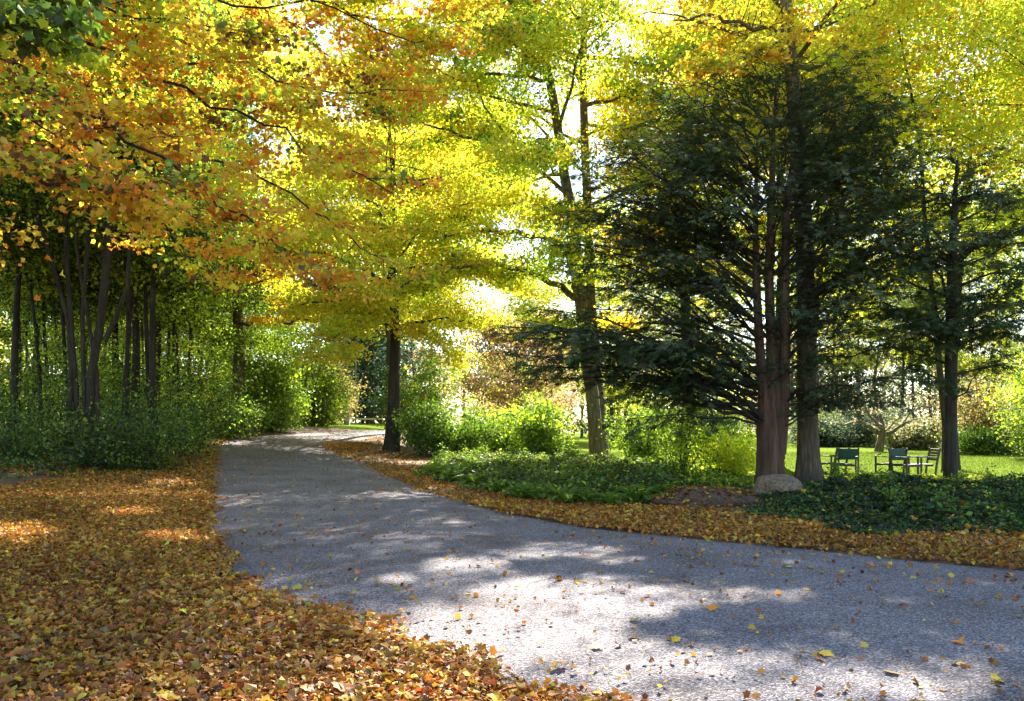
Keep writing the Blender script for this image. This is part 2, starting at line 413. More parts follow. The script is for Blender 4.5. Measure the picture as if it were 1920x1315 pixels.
def gen_shrub(name, label, base, rng, H, R, pal, n=14, nl=60, size=0.09, leafmat='green', spread=0.25, group=None, tmpl=T6, cat='shrub', bark='darkbark', arch=0.35, flat=0.6, stemr=0.012, cull=False, fill=0.45):
    root = thing(name, label, cat, base, group)
    w, lv = Wood(), Leaves(rng)
    for i in range(n):
        az = i * 2.399 + rng.normal() * 0.3; out = math.sqrt((i + 0.5) / n)
        p0 = np.array([cos(az), sin(az), 0]) * 0.12 * R * out; p0[2] = -0.05
        d = np.array([cos(az) * out * R, sin(az) * out * R, H * (1.05 - 0.35 * out)])
        pa = bend(rng, p0, d, np.linalg.norm(d) * rng.uniform(0.4, 1.3), 0.15, 0.08, 6, arch)
        w.tube(pa, np.linspace(stemr, stemr * 0.3, 6), 5)
        for t in np.linspace(fill, 1, 6):
            q, _ = along(pa, t); q = q + rng.normal(size=3) * spread * 0.7
            lv.cluster(q, spread * rng.uniform(0.7, 1.6), int(nl * rng.uniform(0.3, 1.3)), pick(rng, pal), flat)
    w.build('stems', M[bark], root); lv.build('foliage', M[leafmat], root, size, tmpl, cull=cull, off=np.asarray(base), tilt=0.9)
    return root

# ------------------------------------------------------------------ ground, road, lawn
def grid_obj(name, xs, ys, zf, mat, keep=None):
    X, Yg = np.meshgrid(xs, ys); Z = zf(X.ravel(), Yg.ravel())
    v = np.stack([X.ravel(), Yg.ravel(), Z], 1); nx, ny = len(xs), len(ys)
    i, j = np.meshgrid(np.arange(ny - 1), np.arange(nx - 1), indexing='ij')
    q = np.stack([i * nx + j, i * nx + j + 1, (i + 1) * nx + j + 1, (i + 1) * nx + j], -1).reshape(-1, 4)
    if keep is not None:
        c = v[q].mean(1); q = q[keep(c[:, 0], c[:, 1])]
    me = np_mesh(name, v, np.full(len(q), 4), q.ravel(), mat, None, True)
    return tag(link(bpy.data.objects.new(name, me)), kind='structure')

xs = np.concatenate([[-900, -400, -200], np.arange(-110, -16, 2.0), np.arange(-16, 16, 0.25), np.arange(16, 112, 2.0), [200, 400, 900]])
ys = np.concatenate([[-300, -100, -40], np.arange(-12, 3, 1.0), np.arange(3, 30, 0.25), np.arange(30, 60, 0.6), np.arange(60, 130, 2.0), [200, 400, 1200]])
def gz(x, y):
    z = terrain(x, y)
    d = polydist(x, y, ROAD); ir = inroad(x, y)
    z = z - np.where(ir | (d < 0.14), 0.06, 0.0) - np.where(inlawn(x, y), 0.06, 0.0)
    return z + np.where(ir, 0, 0.025 * wob(x, y, 1.1) * sm(0.2, 1.5, d))
ground = grid_obj('ground', xs, ys, gz, M['soil'])

def strip(name, A, B, mat, nc=22, per=0.3, rag=0.0):
    A = np.array(A); B = np.array(B)
    seg = np.linalg.norm(np.diff((A + B) / 2, axis=0), axis=1)
    ts = []
    for i, l in enumerate(seg):
        m = max(2, int(l / per)); ts += list(i + np.arange(m) / m)
    ts.append(len(A) - 1.0)
    k = np.arange(len(A)); ts = np.array(ts)
    a = np.stack([np.interp(ts, k, A[:, c]) for c in (0, 1)], 1); b = np.stack([np.interp(ts, k, B[:, c]) for c in (0, 1)], 1)
    u = np.linspace(-rag, 1 + rag, nc)
    V = a[:, None] * (1 - u)[None, :, None] + b[:, None] * u[None, :, None]
    V = V.reshape(-1, 2); z = terrain(V[:, 0], V[:, 1]) + 0.018 * wob(V[:, 0], V[:, 1], 0.7, 4) * 0.5
    uu = np.tile(u, len(ts)); z = z - 0.05 * (np.abs(uu - 0.5) * 2) ** 6
    v = np.column_stack([V, z]); ny, nx = len(ts), nc
    i, j = np.meshgrid(np.arange(ny - 1), np.arange(nx - 1), indexing='ij')
    q = np.stack([i * nx + j, i * nx + j + 1, (i + 1) * nx + j + 1, (i + 1) * nx + j], -1).reshape(-1, 4)
    me = np_mesh(name, v, np.full(len(q), 4), q.ravel(), mat, None, True)
    return tag(link(bpy.data.objects.new(name, me)), kind='structure')
road = strip('road', RL, RR, M['gravel'])

lx = np.concatenate([np.arange(-60, -12, 1.5), np.arange(-12, 30, 0.5), np.arange(30, 122, 2.0)])
ly = np.concatenate([np.arange(20, 60, 0.5), np.arange(60, 122, 2.0)])
def lz(x, y):
    d = polydist(x, y, ROAD)
    return terrain(x, y) + 0.02 * wob(x, y, 0.5, 2) - np.where(inroad(x, y) | (d < 0.5), 0.10, 0)
lawn = grid_obj('lawn', lx, ly, lz, M['lawn'], keep=lambda x, y: inlawn(x, y))

# ------------------------------------------------------------------ leaf litter
rng = np.random.default_rng(11)
def scatter(n, x0, x1, y0, y1):
    return rng.uniform(x0, x1, n), rng.uniform(y0, y1, n)
PAL_L = np.array([(0.36, 0.16, 0.025), (0.44, 0.22, 0.03), (0.24, 0.09, 0.025), (0.48, 0.30, 0.035), (0.14, 0.06, 0.02), (0.36, 0.10, 0.02), (0.36, 0.25, 0.11), (0.50, 0.38, 0.05)])
def litter(name, boxes, dens, size, tmpl, kindlabel, roadp=0.0):
    px, pcol = [], []
    for x0, x1, y0, y1, den in boxes:
        n = int((x1 - x0) * (y1 - y0) * den); x, y = scatter(n, x0, x1, y0, y1)
        p = dens(x, y); k = rng.uniform(size=n) < p; x, y = x[k], y[k]
        z = np.where(inroad(x, y), terrain(x, y) + 0.012, np.maximum(gz(x, y), terrain(x, y) - 0.03) + 0.018) + rng.uniform(0, 0.035, len(x)) * (~inroad(x, y))
        z = np.where(inlawn(x, y) & ~inroad(x, y), lz(x, y) + 0.02, z)
        px.append(np.stack([x, y, z], 1))
        w = 0.5 + 0.5 * wob(x, y, 0.8, 7)
        idx = rng.choice(len(PAL_L), len(x), p=[.26, .25, .11, .17, .05, .09, .03, .04])
        nb = np.clip(1 - (y - 5) / 5, 0, 1) * 0.22
        br_ = rng.uniform(size=len(x)) < nb; idx = np.where(br_, rng.choice([0, 2, 2, 4], len(x)), idx)
        pcol.append(PAL_L[idx] * (0.78 + 0.5 * w)[:, None])
    p = np.concatenate(px); c = np.concatenate(pcol)
    me = leaf_mesh(name, rng, p, c, M['litter'], size, tmpl, 0.6, 0.3, 0.4)
    return tag(link(bpy.data.objects.new(name, me)), kindlabel, 'leaves', None, 'stuff')

def dens_out(x, y):
    d = polydist(x, y, ROAD); ir = inroad(x, y)
    e = 0.22 + 0.18 * wob(x, y, 2.6, 1)
    onroad = np.clip(1 - d / np.maximum(e, 0.03), 0, 1) * 0.75
    left = x < np.interp(y, [0, 4.6, 6, 9, 12, 20, 34], [7, .6, -1, -3.5, -4.7, -8, -13])
    off = np.where(left, 1.0, np.clip(1.35 - d / 2.6, 0.05, 1.0))
    return np.where(ir, onroad, off) * np.where(inlawn(x, y), 0.3, 1)
LB = [(-7, 4, 2.2, 7, 900), (-9, 2, 7, 12, 700), (-11, -2, 12, 20, 380), (-14, -6, 20, 36, 170), (-4, 12, 7.5, 16, 480), (-7, 8, 12, 26, 180), (4, 16, 16, 30, 60), (12, 20, 6, 20, 160), (-7, 4, 26, 42, 70)]
litter('maple_leaf_litter', [(*q[:4], q[4] * 0.7) for q in LB], dens_out, 0.054, TM, 'golden and brown lobed leaves carpeting the verges of the gravel drive')
litter('crumbled_leaf_litter', [(*q[:4], q[4] * 1.4) for q in LB], dens_out, 0.037, T6, 'small curled and broken brown leaves filling the gaps of the leaf carpet')
def dens_road(x, y):
    return np.where(inroad(x, y), 0.35 + 0.5 * (wob(x, y, 0.6, 9) > 0.1) + 1.2 * np.exp(-polydist(x, y, ROAD) / 0.5), 0)
litter('scattered_leaves', [(-8, 12, 4, 12, 40), (-16, 2, 12, 48, 18)], dens_road, 0.038, TM, 'small pale fallen leaves sprinkled thinly over the gravel drive')

# single large leaves lying on the gravel in front
rng = np.random.default_rng(5)
SINGLE = [(1335, 1143, OR, 'orange maple leaf at the shaded upper edge of the big sun patch on the drive'), (1190, 1166, Gd, 'golden leaf lying alone on the brightest sunlit gravel'), (1188, 1198, TN, 'tan leaf just below the golden leaf on sunlit gravel'),
          (1268, 1206, Gd, 'upright golden leaf on sunlit gravel, right of the tan leaf'), (1120, 1217, OR, 'rust orange leaf on sunlit gravel between two dark shadow streaks'), (1052, 1248, OR, 'bright orange leaf nearest the leafy corner of the drive'),
          (1548, 1234, Gd, 'golden leaf at the end of the sun patch where the big shadow begins'), (1798, 1211, OR, 'orange leaf alone in the deep blue shade of the gravel'), (1478, 1067, YG, 'first of the pair of yellow green leaves on shaded gravel, under the boulder'),
          (1522, 1069, YG, 'second of the pair of yellow green leaves on shaded gravel, nearer the ivy'), (1870, 1283, Gd, 'golden leaf lowest of all in the shaded corner of the gravel'), (1672, 1266, TN, 'pale tan leaf where sunlit gravel meets the lowest shade')]
LM = {}
for k, (a, b, c, lab) in enumerate(SINGLE):
    g = gp(a, b)
    me = leaf_mesh('fallen_leaf', rng, np.array([[0, 0, 0.0]]), np.array([c]), M['litter'], 0.105, TM, 0.25, 0.1, 0.1)
    o = link(bpy.data.objects.new('fallen_leaf', me)); o.location = (g[0], g[1], g[2] + 0.018); tag(o, lab, 'leaf', 'single leaves on the gravel drive')

# ------------------------------------------------------------------ the orange maple overhanging from beyond the frame
rng = np.random.default_rng(21)
base = np.array([-8.2, 10.0, float(terrain(-8.2, 10.0))])
loc = lambda pts: [P(*q) - base for q in pts]
OPAL = [(3.2, OR), (4, Gd), (3, Yl), (0.5, DO), (1.0, YG)]
OP3 = [(1.2, OR), (3, Gd), (4, Yl), (2.5, YG)]
OPAL2 = [(3.5, OR), (4, Gd), (2, Yl), (1, BR), (1.5, YG), (0.8, GR)]  # brown share darkens the left boughs, shade put into leaf colour
kw = lambda n=12, l=1.5, **k: dict(nsec=int(n * 1.6), seclen=l, ncl=6, nl=12, spread=0.19, t0=0.12, flat=0.17, droop=0.35, **k)
ex = [
    (loc([(-300, -60, 9.4), (-60, 20, 9.6), (200, 110, 10), (400, 200, 10.6), (560, 265, 11), (740, 360, 11.8)]), 0.032, kw(16)),
    (loc([(-300, 20, 9.2), (0, 150, 9), (200, 230, 9), (350, 330, 9.5), (480, 430, 10), (600, 530, 10.5)]), 0.030, kw(15, 1.3)),
    (loc([(-300, -200, 10.5), (100, -120, 11), (350, -40, 12), (600, 30, 13), (830, 70, 13.5)]), 0.034, kw(16, 1.9)),
    (loc([(-300, 90, 8), (-100, 250, 7.6), (60, 330, 7.6), (180, 360, 7.8), (300, 400, 8.2)]), 0.035, kw(11, 0.9)),
    (loc([(-300, -120, 10), (0, 20, 10.5), (250, 80, 11), (480, 140, 12), (660, 180, 12.6), (780, 170, 13.2)]), 0.032, kw(16, 1.7)),
    (loc([(-300, -40, 11), (50, 120, 12), (300, 260, 13), (500, 340, 13.5), (660, 430, 14), (720, 520, 14.5)]), 0.032, kw(16, 1.8, pal=OP3)),
    (loc([(-300, -200, 9), (0, -60, 8.8), (160, 20, 9), (320, 40, 9.4), (500, 60, 10)]), 0.026, kw(12, 1.3, pal=OPAL2)),
    (loc([(-300, 0, 11), (20, 200, 11), (160, 300, 11.4), (300, 420, 12), (420, 520, 12.5)]), 0.026, kw(14, 1.6, pal=OPAL2)),
    (loc([(-300, -100, 12), (100, 0, 13.5), (360, 110, 15), (560, 220, 16), (700, 300, 16.5)]), 0.030, kw(16, 2.0, pal=OP3)),
    (loc([(-300, 0, 10), (0, 100, 10), (120, 180, 10.2), (240, 220, 10.6), (330, 270, 11)]), 0.04, kw(12, 1.2, pal=OPAL2)),
    (loc([(-300, -200, 12), (150, -160, 13), (450, -100, 15), (750, -60, 16), (1000, -20, 17)]), 0.032, kw(16, 2.2)),
    (loc([(-300, -260, 10), (150, -300, 9.5), (450, -260, 9.5), (750, -220, 10), (950, -180, 11)]), 0.032, kw(14, 2.0)),
]
ex += [(loc([(-200, -260, 11.5), (200, -180, 12.5), (450, -70, 13), (640, 10, 13.4), (760, 45, 13.6), (860, 40, 14)]), 0.034, kw(22, 1.7, pal=OP3)),
       (loc([(100, -260, 13), (420, -140, 14), (600, -30, 14.6), (700, 60, 15), (790, 110, 15.4)]), 0.034, kw(20, 1.8, pal=OP3)),
       (loc([(100, -200, 14), (350, -80, 15.5), (560, 60, 16.5), (680, 140, 17), (800, 150, 17.5)]), 0.034, kw(20, 2.0, pal=OP3))]
shade_limb = lambda *pts: np.array(pts, float) - base  # high limbs above the view, added to shade the left boughs
for pts in [((-8, 10, 8), (-6.5, 12, 10.5), (-4, 15, 12.3), (-1.2, 18, 13.2)), ((-8, 10, 9), (-6.5, 13, 12.5), (-4.5, 16.5, 15), (-2.8, 19, 15.8)), ((-8, 10, 8), (-7, 12, 10.5), (-5.5, 14.5, 12.3), (-4.2, 17, 13)),
            ((-8, 10, 9.5), (-7.2, 13, 13), (-6, 16.5, 15.5), (-5, 19.5, 16.3)), ((-8, 10, 8), (-7.8, 12.5, 11), (-7, 15, 12.8), (-6.2, 17.5, 13.4)), ((-8, 10, 9), (-8.2, 13, 12.5), (-8, 16, 14.5), (-7.6, 19, 15)), ((-8, 10, 8), (-6, 12.5, 10), (-3.2, 15, 11), (-0.2, 17, 11.8)), ((-8, 10, 7.5), (-7, 12, 9.5), (-5.6, 13.6, 10), (-4.4, 15, 10.6)), ((-8, 10, 9.5), (-5.5, 14, 13.5), (-2.5, 18, 16), (0.5, 21, 17))]:
    ex.append((shade_limb(*pts), 0.08, dict(nsec=24, seclen=1.9, ncl=4, nl=11, spread=0.36, t0=0.25, flat=0.35, droop=0.2)))
gen_tree('maple_tree', 'orange and gold maple whose leafy boughs hang over the drive from beyond the verge', 'tree', base, rng, 12, 4, 3.2, 0.24, OPAL2, nlimb=16, nl=9, size=0.082, tmpl=TM, extra=ex, spread=0.3, tilt=0.5, bark='darkbark')

# ------------------------------------------------------------------ green bough in the corner
rng = np.random.default_rng(22)
base = np.array([-6.6, 5.2, float(terrain(-6.6, 5.2))])
ex = [(loc([(-420, -160, 6.6), (-200, -60, 6.6), (-60, 0, 6.8), (40, 40, 7.0), (125, 75, 7.2)]), 0.03, dict(nsec=9, seclen=0.7, ncl=3, nl=14, spread=0.16, t0=0.3, droop=0.3)),
      (loc([(-420, -220, 6.8), (-150, -120, 7.2), (20, -60, 7.6), (140, -10, 8)]), 0.03, dict(nsec=9, seclen=0.7, ncl=3, nl=14, spread=0.16, t0=0.3, droop=0.3))]
gen_tree('young_maple', 'still green maple bough reaching in at the top corner above the orange one', 'tree', base, rng, 7, 1.6, 3.6, 0.1, [(3, GR), (1, DG), (1, YG)], nlimb=8, nl=14, size=0.10, tmpl=TM, leafmat='green', extra=ex, spread=0.2, bark='darkbark')

# ------------------------------------------------------------------ tree with limbs over the far drive
rng = np.random.default_rng(31)
base = on(443, 40.0)
loc = lambda pts: [P(*q) - base for q in pts]
YP = [(4, Yl), (2, Gd), (2, YG), (0.4, OR)]
fk = lambda n=14, l=2.4, **k: dict(nsec=n, seclen=l, ncl=4, nl=34, spread=0.4, t0=0.2, flat=0.3, droop=0.2, **k)
ex = [(loc([(448, 606, 40), (500, 602, 39.5), (560, 600, 39), (640, 592, 38), (690, 570, 37)]), 0.12, fk(16, 2.4, side=1.0)),
      (loc([(445, 560, 40), (500, 560, 40), (560, 572, 40), (620, 580, 39), (660, 560, 38)]), 0.12, fk(16, 2.6)),
      (loc([(444, 520, 40), (500, 480, 39), (580, 450, 38), (680, 440, 37)]), 0.12, fk(18, 3.0)),
      (loc([(444, 400, 40), (500, 340, 39), (600, 300, 38), (700, 290, 37)]), 0.11, fk(18, 3.0))]
gen_tree('roadside_maple', 'big yellow maple behind the shaded bend, long dark limbs reaching across the drive', 'tree', base, rng, 21, 6.5, 6.8, 0.36, YP, nlimb=28, nl=30, size=0.17, extra=ex, spread=0.55, bark='bark', tmpl=T4)

# yellow maple in the middle
rng = np.random.default_rng(32)
base = gp(733, 846)
loc = lambda pts: [P(*q) - base for q in pts]
D = base[1]
ex = [(loc([(733, 540, D), (680, 500, D), (600, 470, D - 1), (520, 470, D - 2)]), 0.10, fk(15, 2.2)),
      (loc([(735, 600, D), (700, 560, D - 1), (650, 580, D - 2), (620, 620, D - 2)]), 0.06, fk(10, 1.4)),
      (loc([(735, 560, D), (800, 520, D - 1), (880, 500, D - 2), (960, 540, D - 2)]), 0.10, fk(15, 2.0)),
      (loc([(735, 620, D), (800, 600, D - 1), (860, 600, D - 2), (930, 620, D - 2)]), 0.06, fk(12, 1.5)),
      (loc([(733, 590, D), (690, 585, D - 1.5), (640, 620, D - 2.5), (600, 665, D - 3)]), 0.05, fk(10, 1.1)), (loc([(733, 600, D), (700, 600, D + 1), (660, 640, D + 1.5), (640, 680, D + 2)]), 0.05, fk(9, 1.0)), (loc([(735, 610, D), (770, 610, D - 1.5), (820, 640, D - 2), (850, 680, D - 2)]), 0.05, fk(9, 1.0)),
      (loc([(735, 460, D), (800, 410, D - 1), (900, 390, D - 1), (980, 380, D)]), 0.10, fk(14, 2.0))]
gen_tree('yellow_maple', 'bright yellow maple with a straight dark trunk at the inside of the bend', 'tree', base, rng, 15, 5.2, 4.6, 0.30, [(5, Yl), (2, YG), (1.5, Gd)], nlimb=34, nl=34, size=0.14, extra=ex, spread=0.5, bark='darkbark')

# tall forked maple
rng = np.random.default_rng(33)
base = gp(1120, 868)
D = base[1]
loc = lambda pts: [P(*q) - base for q in pts]
s1 = np.array(loc([(1120, 880, D), (1119, 862, D), (1116, 820, D), (1110, 740, D), (1098, 660, D), (1085, 520, D), (1072, 400, D), (1058, 330, D), (1040, 200, D), (1025, 120, D), (1005, 0, D), (990, -150, D)]))
s2 = np.array(loc([(1132, 872, D + 1), (1130, 855, D + 1), (1128, 800, D + 1), (1118, 700, D + 1), (1108, 560, D + 1), (1102, 400, D + 1), (1097, 280, D + 1), (1093, 150, D + 1), (1095, 60, D + 1), (1100, -180, D + 1)]))
MP = [(3, Yl), (4, YG), (1.5, GR), (1, Gd)]
ex = [(loc([(1080, 560, D), (1020, 525, D - 1), (960, 503, D - 2), (880, 497, D - 3), (800, 525, D - 3), (740, 540, D - 3)]), 0.14, fk(16, 1.7)),
      (loc([(1078, 470, D), (1000, 438, D - 1), (920, 432, D - 2), (820, 440, D - 3), (700, 425, D - 3)]), 0.12, fk(16, 1.8)),
      (loc([(1045, 262, D), (980, 265, D - 1), (900, 258, D - 2), (830, 248, D - 3), (760, 215, D - 3)]), 0.10, fk(16, 2.0)),
      (loc([(1095, 108, D), (1020, 85, D - 1), (940, 60, D - 2), (860, 30, D - 3)]), 0.10, fk(16, 2.4)),
      (loc([(1095, 108, D), (1180, 118, D - 1), (1265, 122, D - 2), (1380, 100, D - 3)]), 0.10, fk(16, 2.4)),
      (loc([(1050, 300, D), (980, 330, D + 1), (920, 380, D + 1), (860, 400, D + 2)]), 0.07, fk(9, 1.4)),
      (loc([(1030, 150, D), (960, 140, D - 2), (880, 150, D - 3), (780, 120, D - 5)]), 0.09, fk(18, 2.6)),
      (loc([(1040, 150, D), (1000, 110, D - 3), (960, 80, D - 6), (930, 70, D - 8)]), 0.07, dict(nsec=18, seclen=2.2, ncl=4, nl=32, spread=0.5, t0=0.2, flat=0.4)),  # long forward limbs, added to shade the middle of the drive
      (loc([(1030, 100, D), (980, 30, D - 3), (930, -30, D - 5), (880, -60, D - 7)]), 0.07, dict(nsec=18, seclen=2.2, ncl=4, nl=32, spread=0.5, t0=0.2, flat=0.4)),
      (loc([(1095, 60, D), (1040, -20, D - 3), (1000, -70, D - 6), (985, -100, D - 8)]), 0.07, dict(nsec=18, seclen=2.2, ncl=4, nl=32, spread=0.5, t0=0.2, flat=0.4)),
      (loc([(1060, 330, D), (1030, 312, D - 3), (1000, 292, D - 6), (975, 285, D - 8)]), 0.05, fk(14, 1.7)),
      (loc([(1085, 560, D), (1075, 530, D - 2), (1070, 500, D - 4), (1060, 470, D - 6)]), 0.06, fk(10, 1.6)),
      (loc([(1075, 430, D), (1068, 400, D - 2), (1050, 390, D - 4), (1040, 400, D - 5)]), 0.06, fk(10, 1.5)),
      (loc([(1100, 640, D), (1060, 620, D - 2), (1030, 610, D - 3), (1000, 620, D - 4)]), 0.05, fk(8, 1.2)),
      (loc([(1095, 200, D), (1160, 180, D - 1), (1240, 190, D - 2), (1300, 220, D - 2)]), 0.08, fk(12, 1.8))]
gen_tree('forked_maple', 'tall forked maple with two pale grey stems against the bright sky', 'tree', base, rng, 21, 6.5, 8.5, 0.42, MP, nlimb=27, nl=30, size=0.15, extra=ex, spread=0.55,
         stems=[(s1, np.interp(np.arange(len(s1)), [0, 11], [0.32, 0.13])), (s2, np.interp(np.arange(len(s2)), [0, 9], [0.25, 0.13]))])

# smooth trunk behind the yew
rng = np.random.default_rng(34)
base = gp(1516, 906)
D = base[1]
loc = lambda pts: [P(*q) - base for q in pts]
s1 = np.array(loc([(1517, 915, D), (1517, 903, D), (1517, 890, D), (1516, 860, D), (1515, 790, D), (1514, 700, D), (1512, 560, D), (1505, 400, D), (1492, 220, D), (1480, 80, D), (1474, 0, D), (1468, -200, D), (1460, -420, D)]))
ex = [(loc([(1478, 60, D), (1420, 50, D - 1), (1340, 30, D - 2), (1260, 40, D - 3)]), 0.07, kw(14, 1.8, pal=[(1, OR), (4, Gd), (3, Yl), (1, YG)])),
      (loc([(1480, 110, D), (1430, 95, D - 1), (1370, 110, D - 2), (1300, 130, D - 3)]), 0.06, kw(13, 1.5, pal=[(1, OR), (4, Gd), (3, Yl), (1, YG)])),
      (loc([(1482, 120, D), (1530, 130, D + 1), (1590, 80, D + 1), (1680, 30, D + 1)]), 0.07, kw(14, 2.0)),
      (loc([(1500, 330, D), (1540, 250, D + 2), (1590, 170, D + 3), (1640, 100, D + 4)]), 0.07, kw(14, 2.0))]
gen_tree('orange_topped_maple', 'smooth grey trunk with a flared foot standing close behind the red barked yew', 'tree', base, rng, 18, 5.5, 10.2, 0.3, [(4, Yl), (2, Gd), (3, YG), (0.5, OR)], nlimb=26, nl=26, size=0.12, extra=ex, spread=0.42,
         stems=[(s1, np.interp(s1[:, 2], [-0.2, 3, 9, 14, 18], [0.28, 0.255, 0.2, 0.14, 0.06]))], flare=0.75)

# ------------------------------------------------------------------ conifers (yews)
_sp = []
for a, l in [(0, 1.0), (0.5, 0.62), (-0.5, 0.62), (0.62, 0.48), (-0.62, 0.48)]:
    _sp.append((a, l))
def spray_mesh(name, rng, p, d, col, mat, size):
    """flat drooping sprays of needle shoots: each spray a stem with side shoots, thin faces"""
    N = len(p)
    d = d / (np.linalg.norm(d, axis=1)[:, None] + 1e-9)
    z = rng.normal(size=(N, 3)) * 0.35; z[:, 2] += 1; z -= d * (z * d).sum(1)[:, None]; z /= np.linalg.norm(z, axis=1)[:, None] + 1e-9
    s = np.cross(d, z); sz = size * rng.uniform(0.6, 1.35, N)
    V = []
    for o, ang, l in [(0.0, 0.0, 1.0), (0.12, 0.75, 0.5), (0.12, -0.75, 0.5), (0.34, 0.7, 0.46), (0.34, -0.7, 0.46), (0.58, 0.62, 0.36), (0.58, -0.62, 0.36)]:
        a = ang + rng.normal(size=N) * 0.14; ll = l * rng.uniform(0.75, 1.2, N)
        dr = np.cos(a)[:, None] * d + np.sin(a)[:, None] * s - z * (0.15 + 0.2 * rng.uniform(size=N))[:, None]
        sd = np.cross(dr, z); sd /= np.linalg.norm(sd, axis=1)[:, None] + 1e-9
        w = 0.062
        b = p + d * (o * sz)[:, None]
        t = b + dr * (ll * sz)[:, None]; m = b * 0.55 + t * 0.45
        V.append(np.stack([b, m + sd * (w * sz)[:, None], t, m - sd * (w * sz)[:, None]], 1))
    V = np.stack(V, 1).reshape(-1, 3); n = N * 7
    c = np.repeat(col * np.exp(rng.normal(size=(N, 1)) * 0.25), 7, 0) * np.exp(rng.normal(size=(n, 1)) * 0.12)
    return np_mesh(name, V, np.full(n, 4), np.arange(n * 4), mat, np.clip(c, 0.004, 0.6))

YEWC = [np.array(c) for c in [(0.062, 0.100, 0.034), (0.095, 0.135, 0.055), (0.040, 0.066, 0.022), (0.16, 0.195, 0.10)]]
def conifer(name, label, base, rng, stems, branches, size=0.30, dens=1.0, bark='yewbark', flare=0.35, seg=14):
    root = thing(name, label, 'tree', base)
    tw, bw = Wood(), Wood()
    for sp, rad in stems: tw.tube(sp, rad, seg, flare, 6, rng=rng)
    pts, dirs, cols = [], [], []
    for pa, rl in branches:
        L = np.linalg.norm(np.diff(pa, axis=0), axis=1).sum()
        bw.tube(pa, np.linspace(rl, rl * 0.2, len(pa)), 6)
        ns = int(L * 6.5 * dens) + 3
        for i in range(ns):
            t = 0.22 + 0.78 * (i + rng.uniform()) / ns
            p, d = along(pa, t)
            h = unit(np.cross(d, [0, 0, 1.0])) * (1 if i % 2 else -1)
            l = min(0.32 * L, 1.35) * (1.15 - 0.55 * t) * rng.uniform(0.6, 1.3) + 0.2
            sp = bend(rng, p, h + d * rng.uniform(0.5, 1.3) + np.array([0, 0, rng.uniform(-0.35, 0.25)]), l, 0.0, 0.1, 4, 0.55)
            bw.tube(sp, np.linspace(0.010, 0.004, 4), 3)
            c = YEWC[rng.choice(4, p=[.4, .25, .25, .1])]
            m = int(l * 19 * dens) + 2
            for j in range(m):
                q, dd = along(sp, (j + rng.uniform()) / m)
                sgn = 1 if j % 2 else -1
                hh = unit(np.cross(dd, [0, 0, 1.0])) * sgn
                pts.append(q + rng.normal(size=3) * 0.04); dirs.append(dd * rng.uniform(0.6, 1.3) + hh * rng.uniform(0.2, 1) + np.array([0, 0, rng.uniform(-0.55, 0.1)])); cols.append(c)
    p = np.array(pts); k = ~lit_mask(p + base)
    me = spray_mesh('foliage', rng, p[k], np.array(dirs)[k], np.array(cols)[k], M['yew'], size)
    tw.build('trunk', M[bark], root); bw.build('branches', M['darkbark'], root)
    link(bpy.data.objects.new('crown', me), root)
    return root

rng = np.random.default_rng(41)
base = gp(1445, 912)
D = base[1]
loc = lambda pts: np.array([P(*q) - base for q in pts])
stems = [(loc([(1445, 925, D), (1445, 905, D), (1445, 880, D), (1444, 840, D), (1440, 800, D), (1432, 740, D), (1424, 640, D), (1418, 520, D), (1416, 400, D), (1420, 260, D)]), [0.33, 0.33, 0.32, 0.31, 0.27, 0.13, 0.11, 0.09, 0.06, 0.03]),
         (loc([(1448, 860, D), (1450, 810, D), (1452, 760, D), (1446, 640, D + .1), (1442, 520, D + .1), (1446, 380, D), (1450, 240, D), (1456, 150, D)]), [0.25, 0.24, 0.2, 0.12, 0.11, 0.09, 0.05, 0.02]),
         (loc([(1455, 850, D), (1462, 800, D), (1468, 750, D), (1472, 640, D - .1), (1472, 520, D), (1474, 400, D), (1492, 260, D), (1515, 150, D)]), [0.2, 0.2, 0.17, 0.12, 0.11, 0.09, 0.05, 0.02])]
br = []
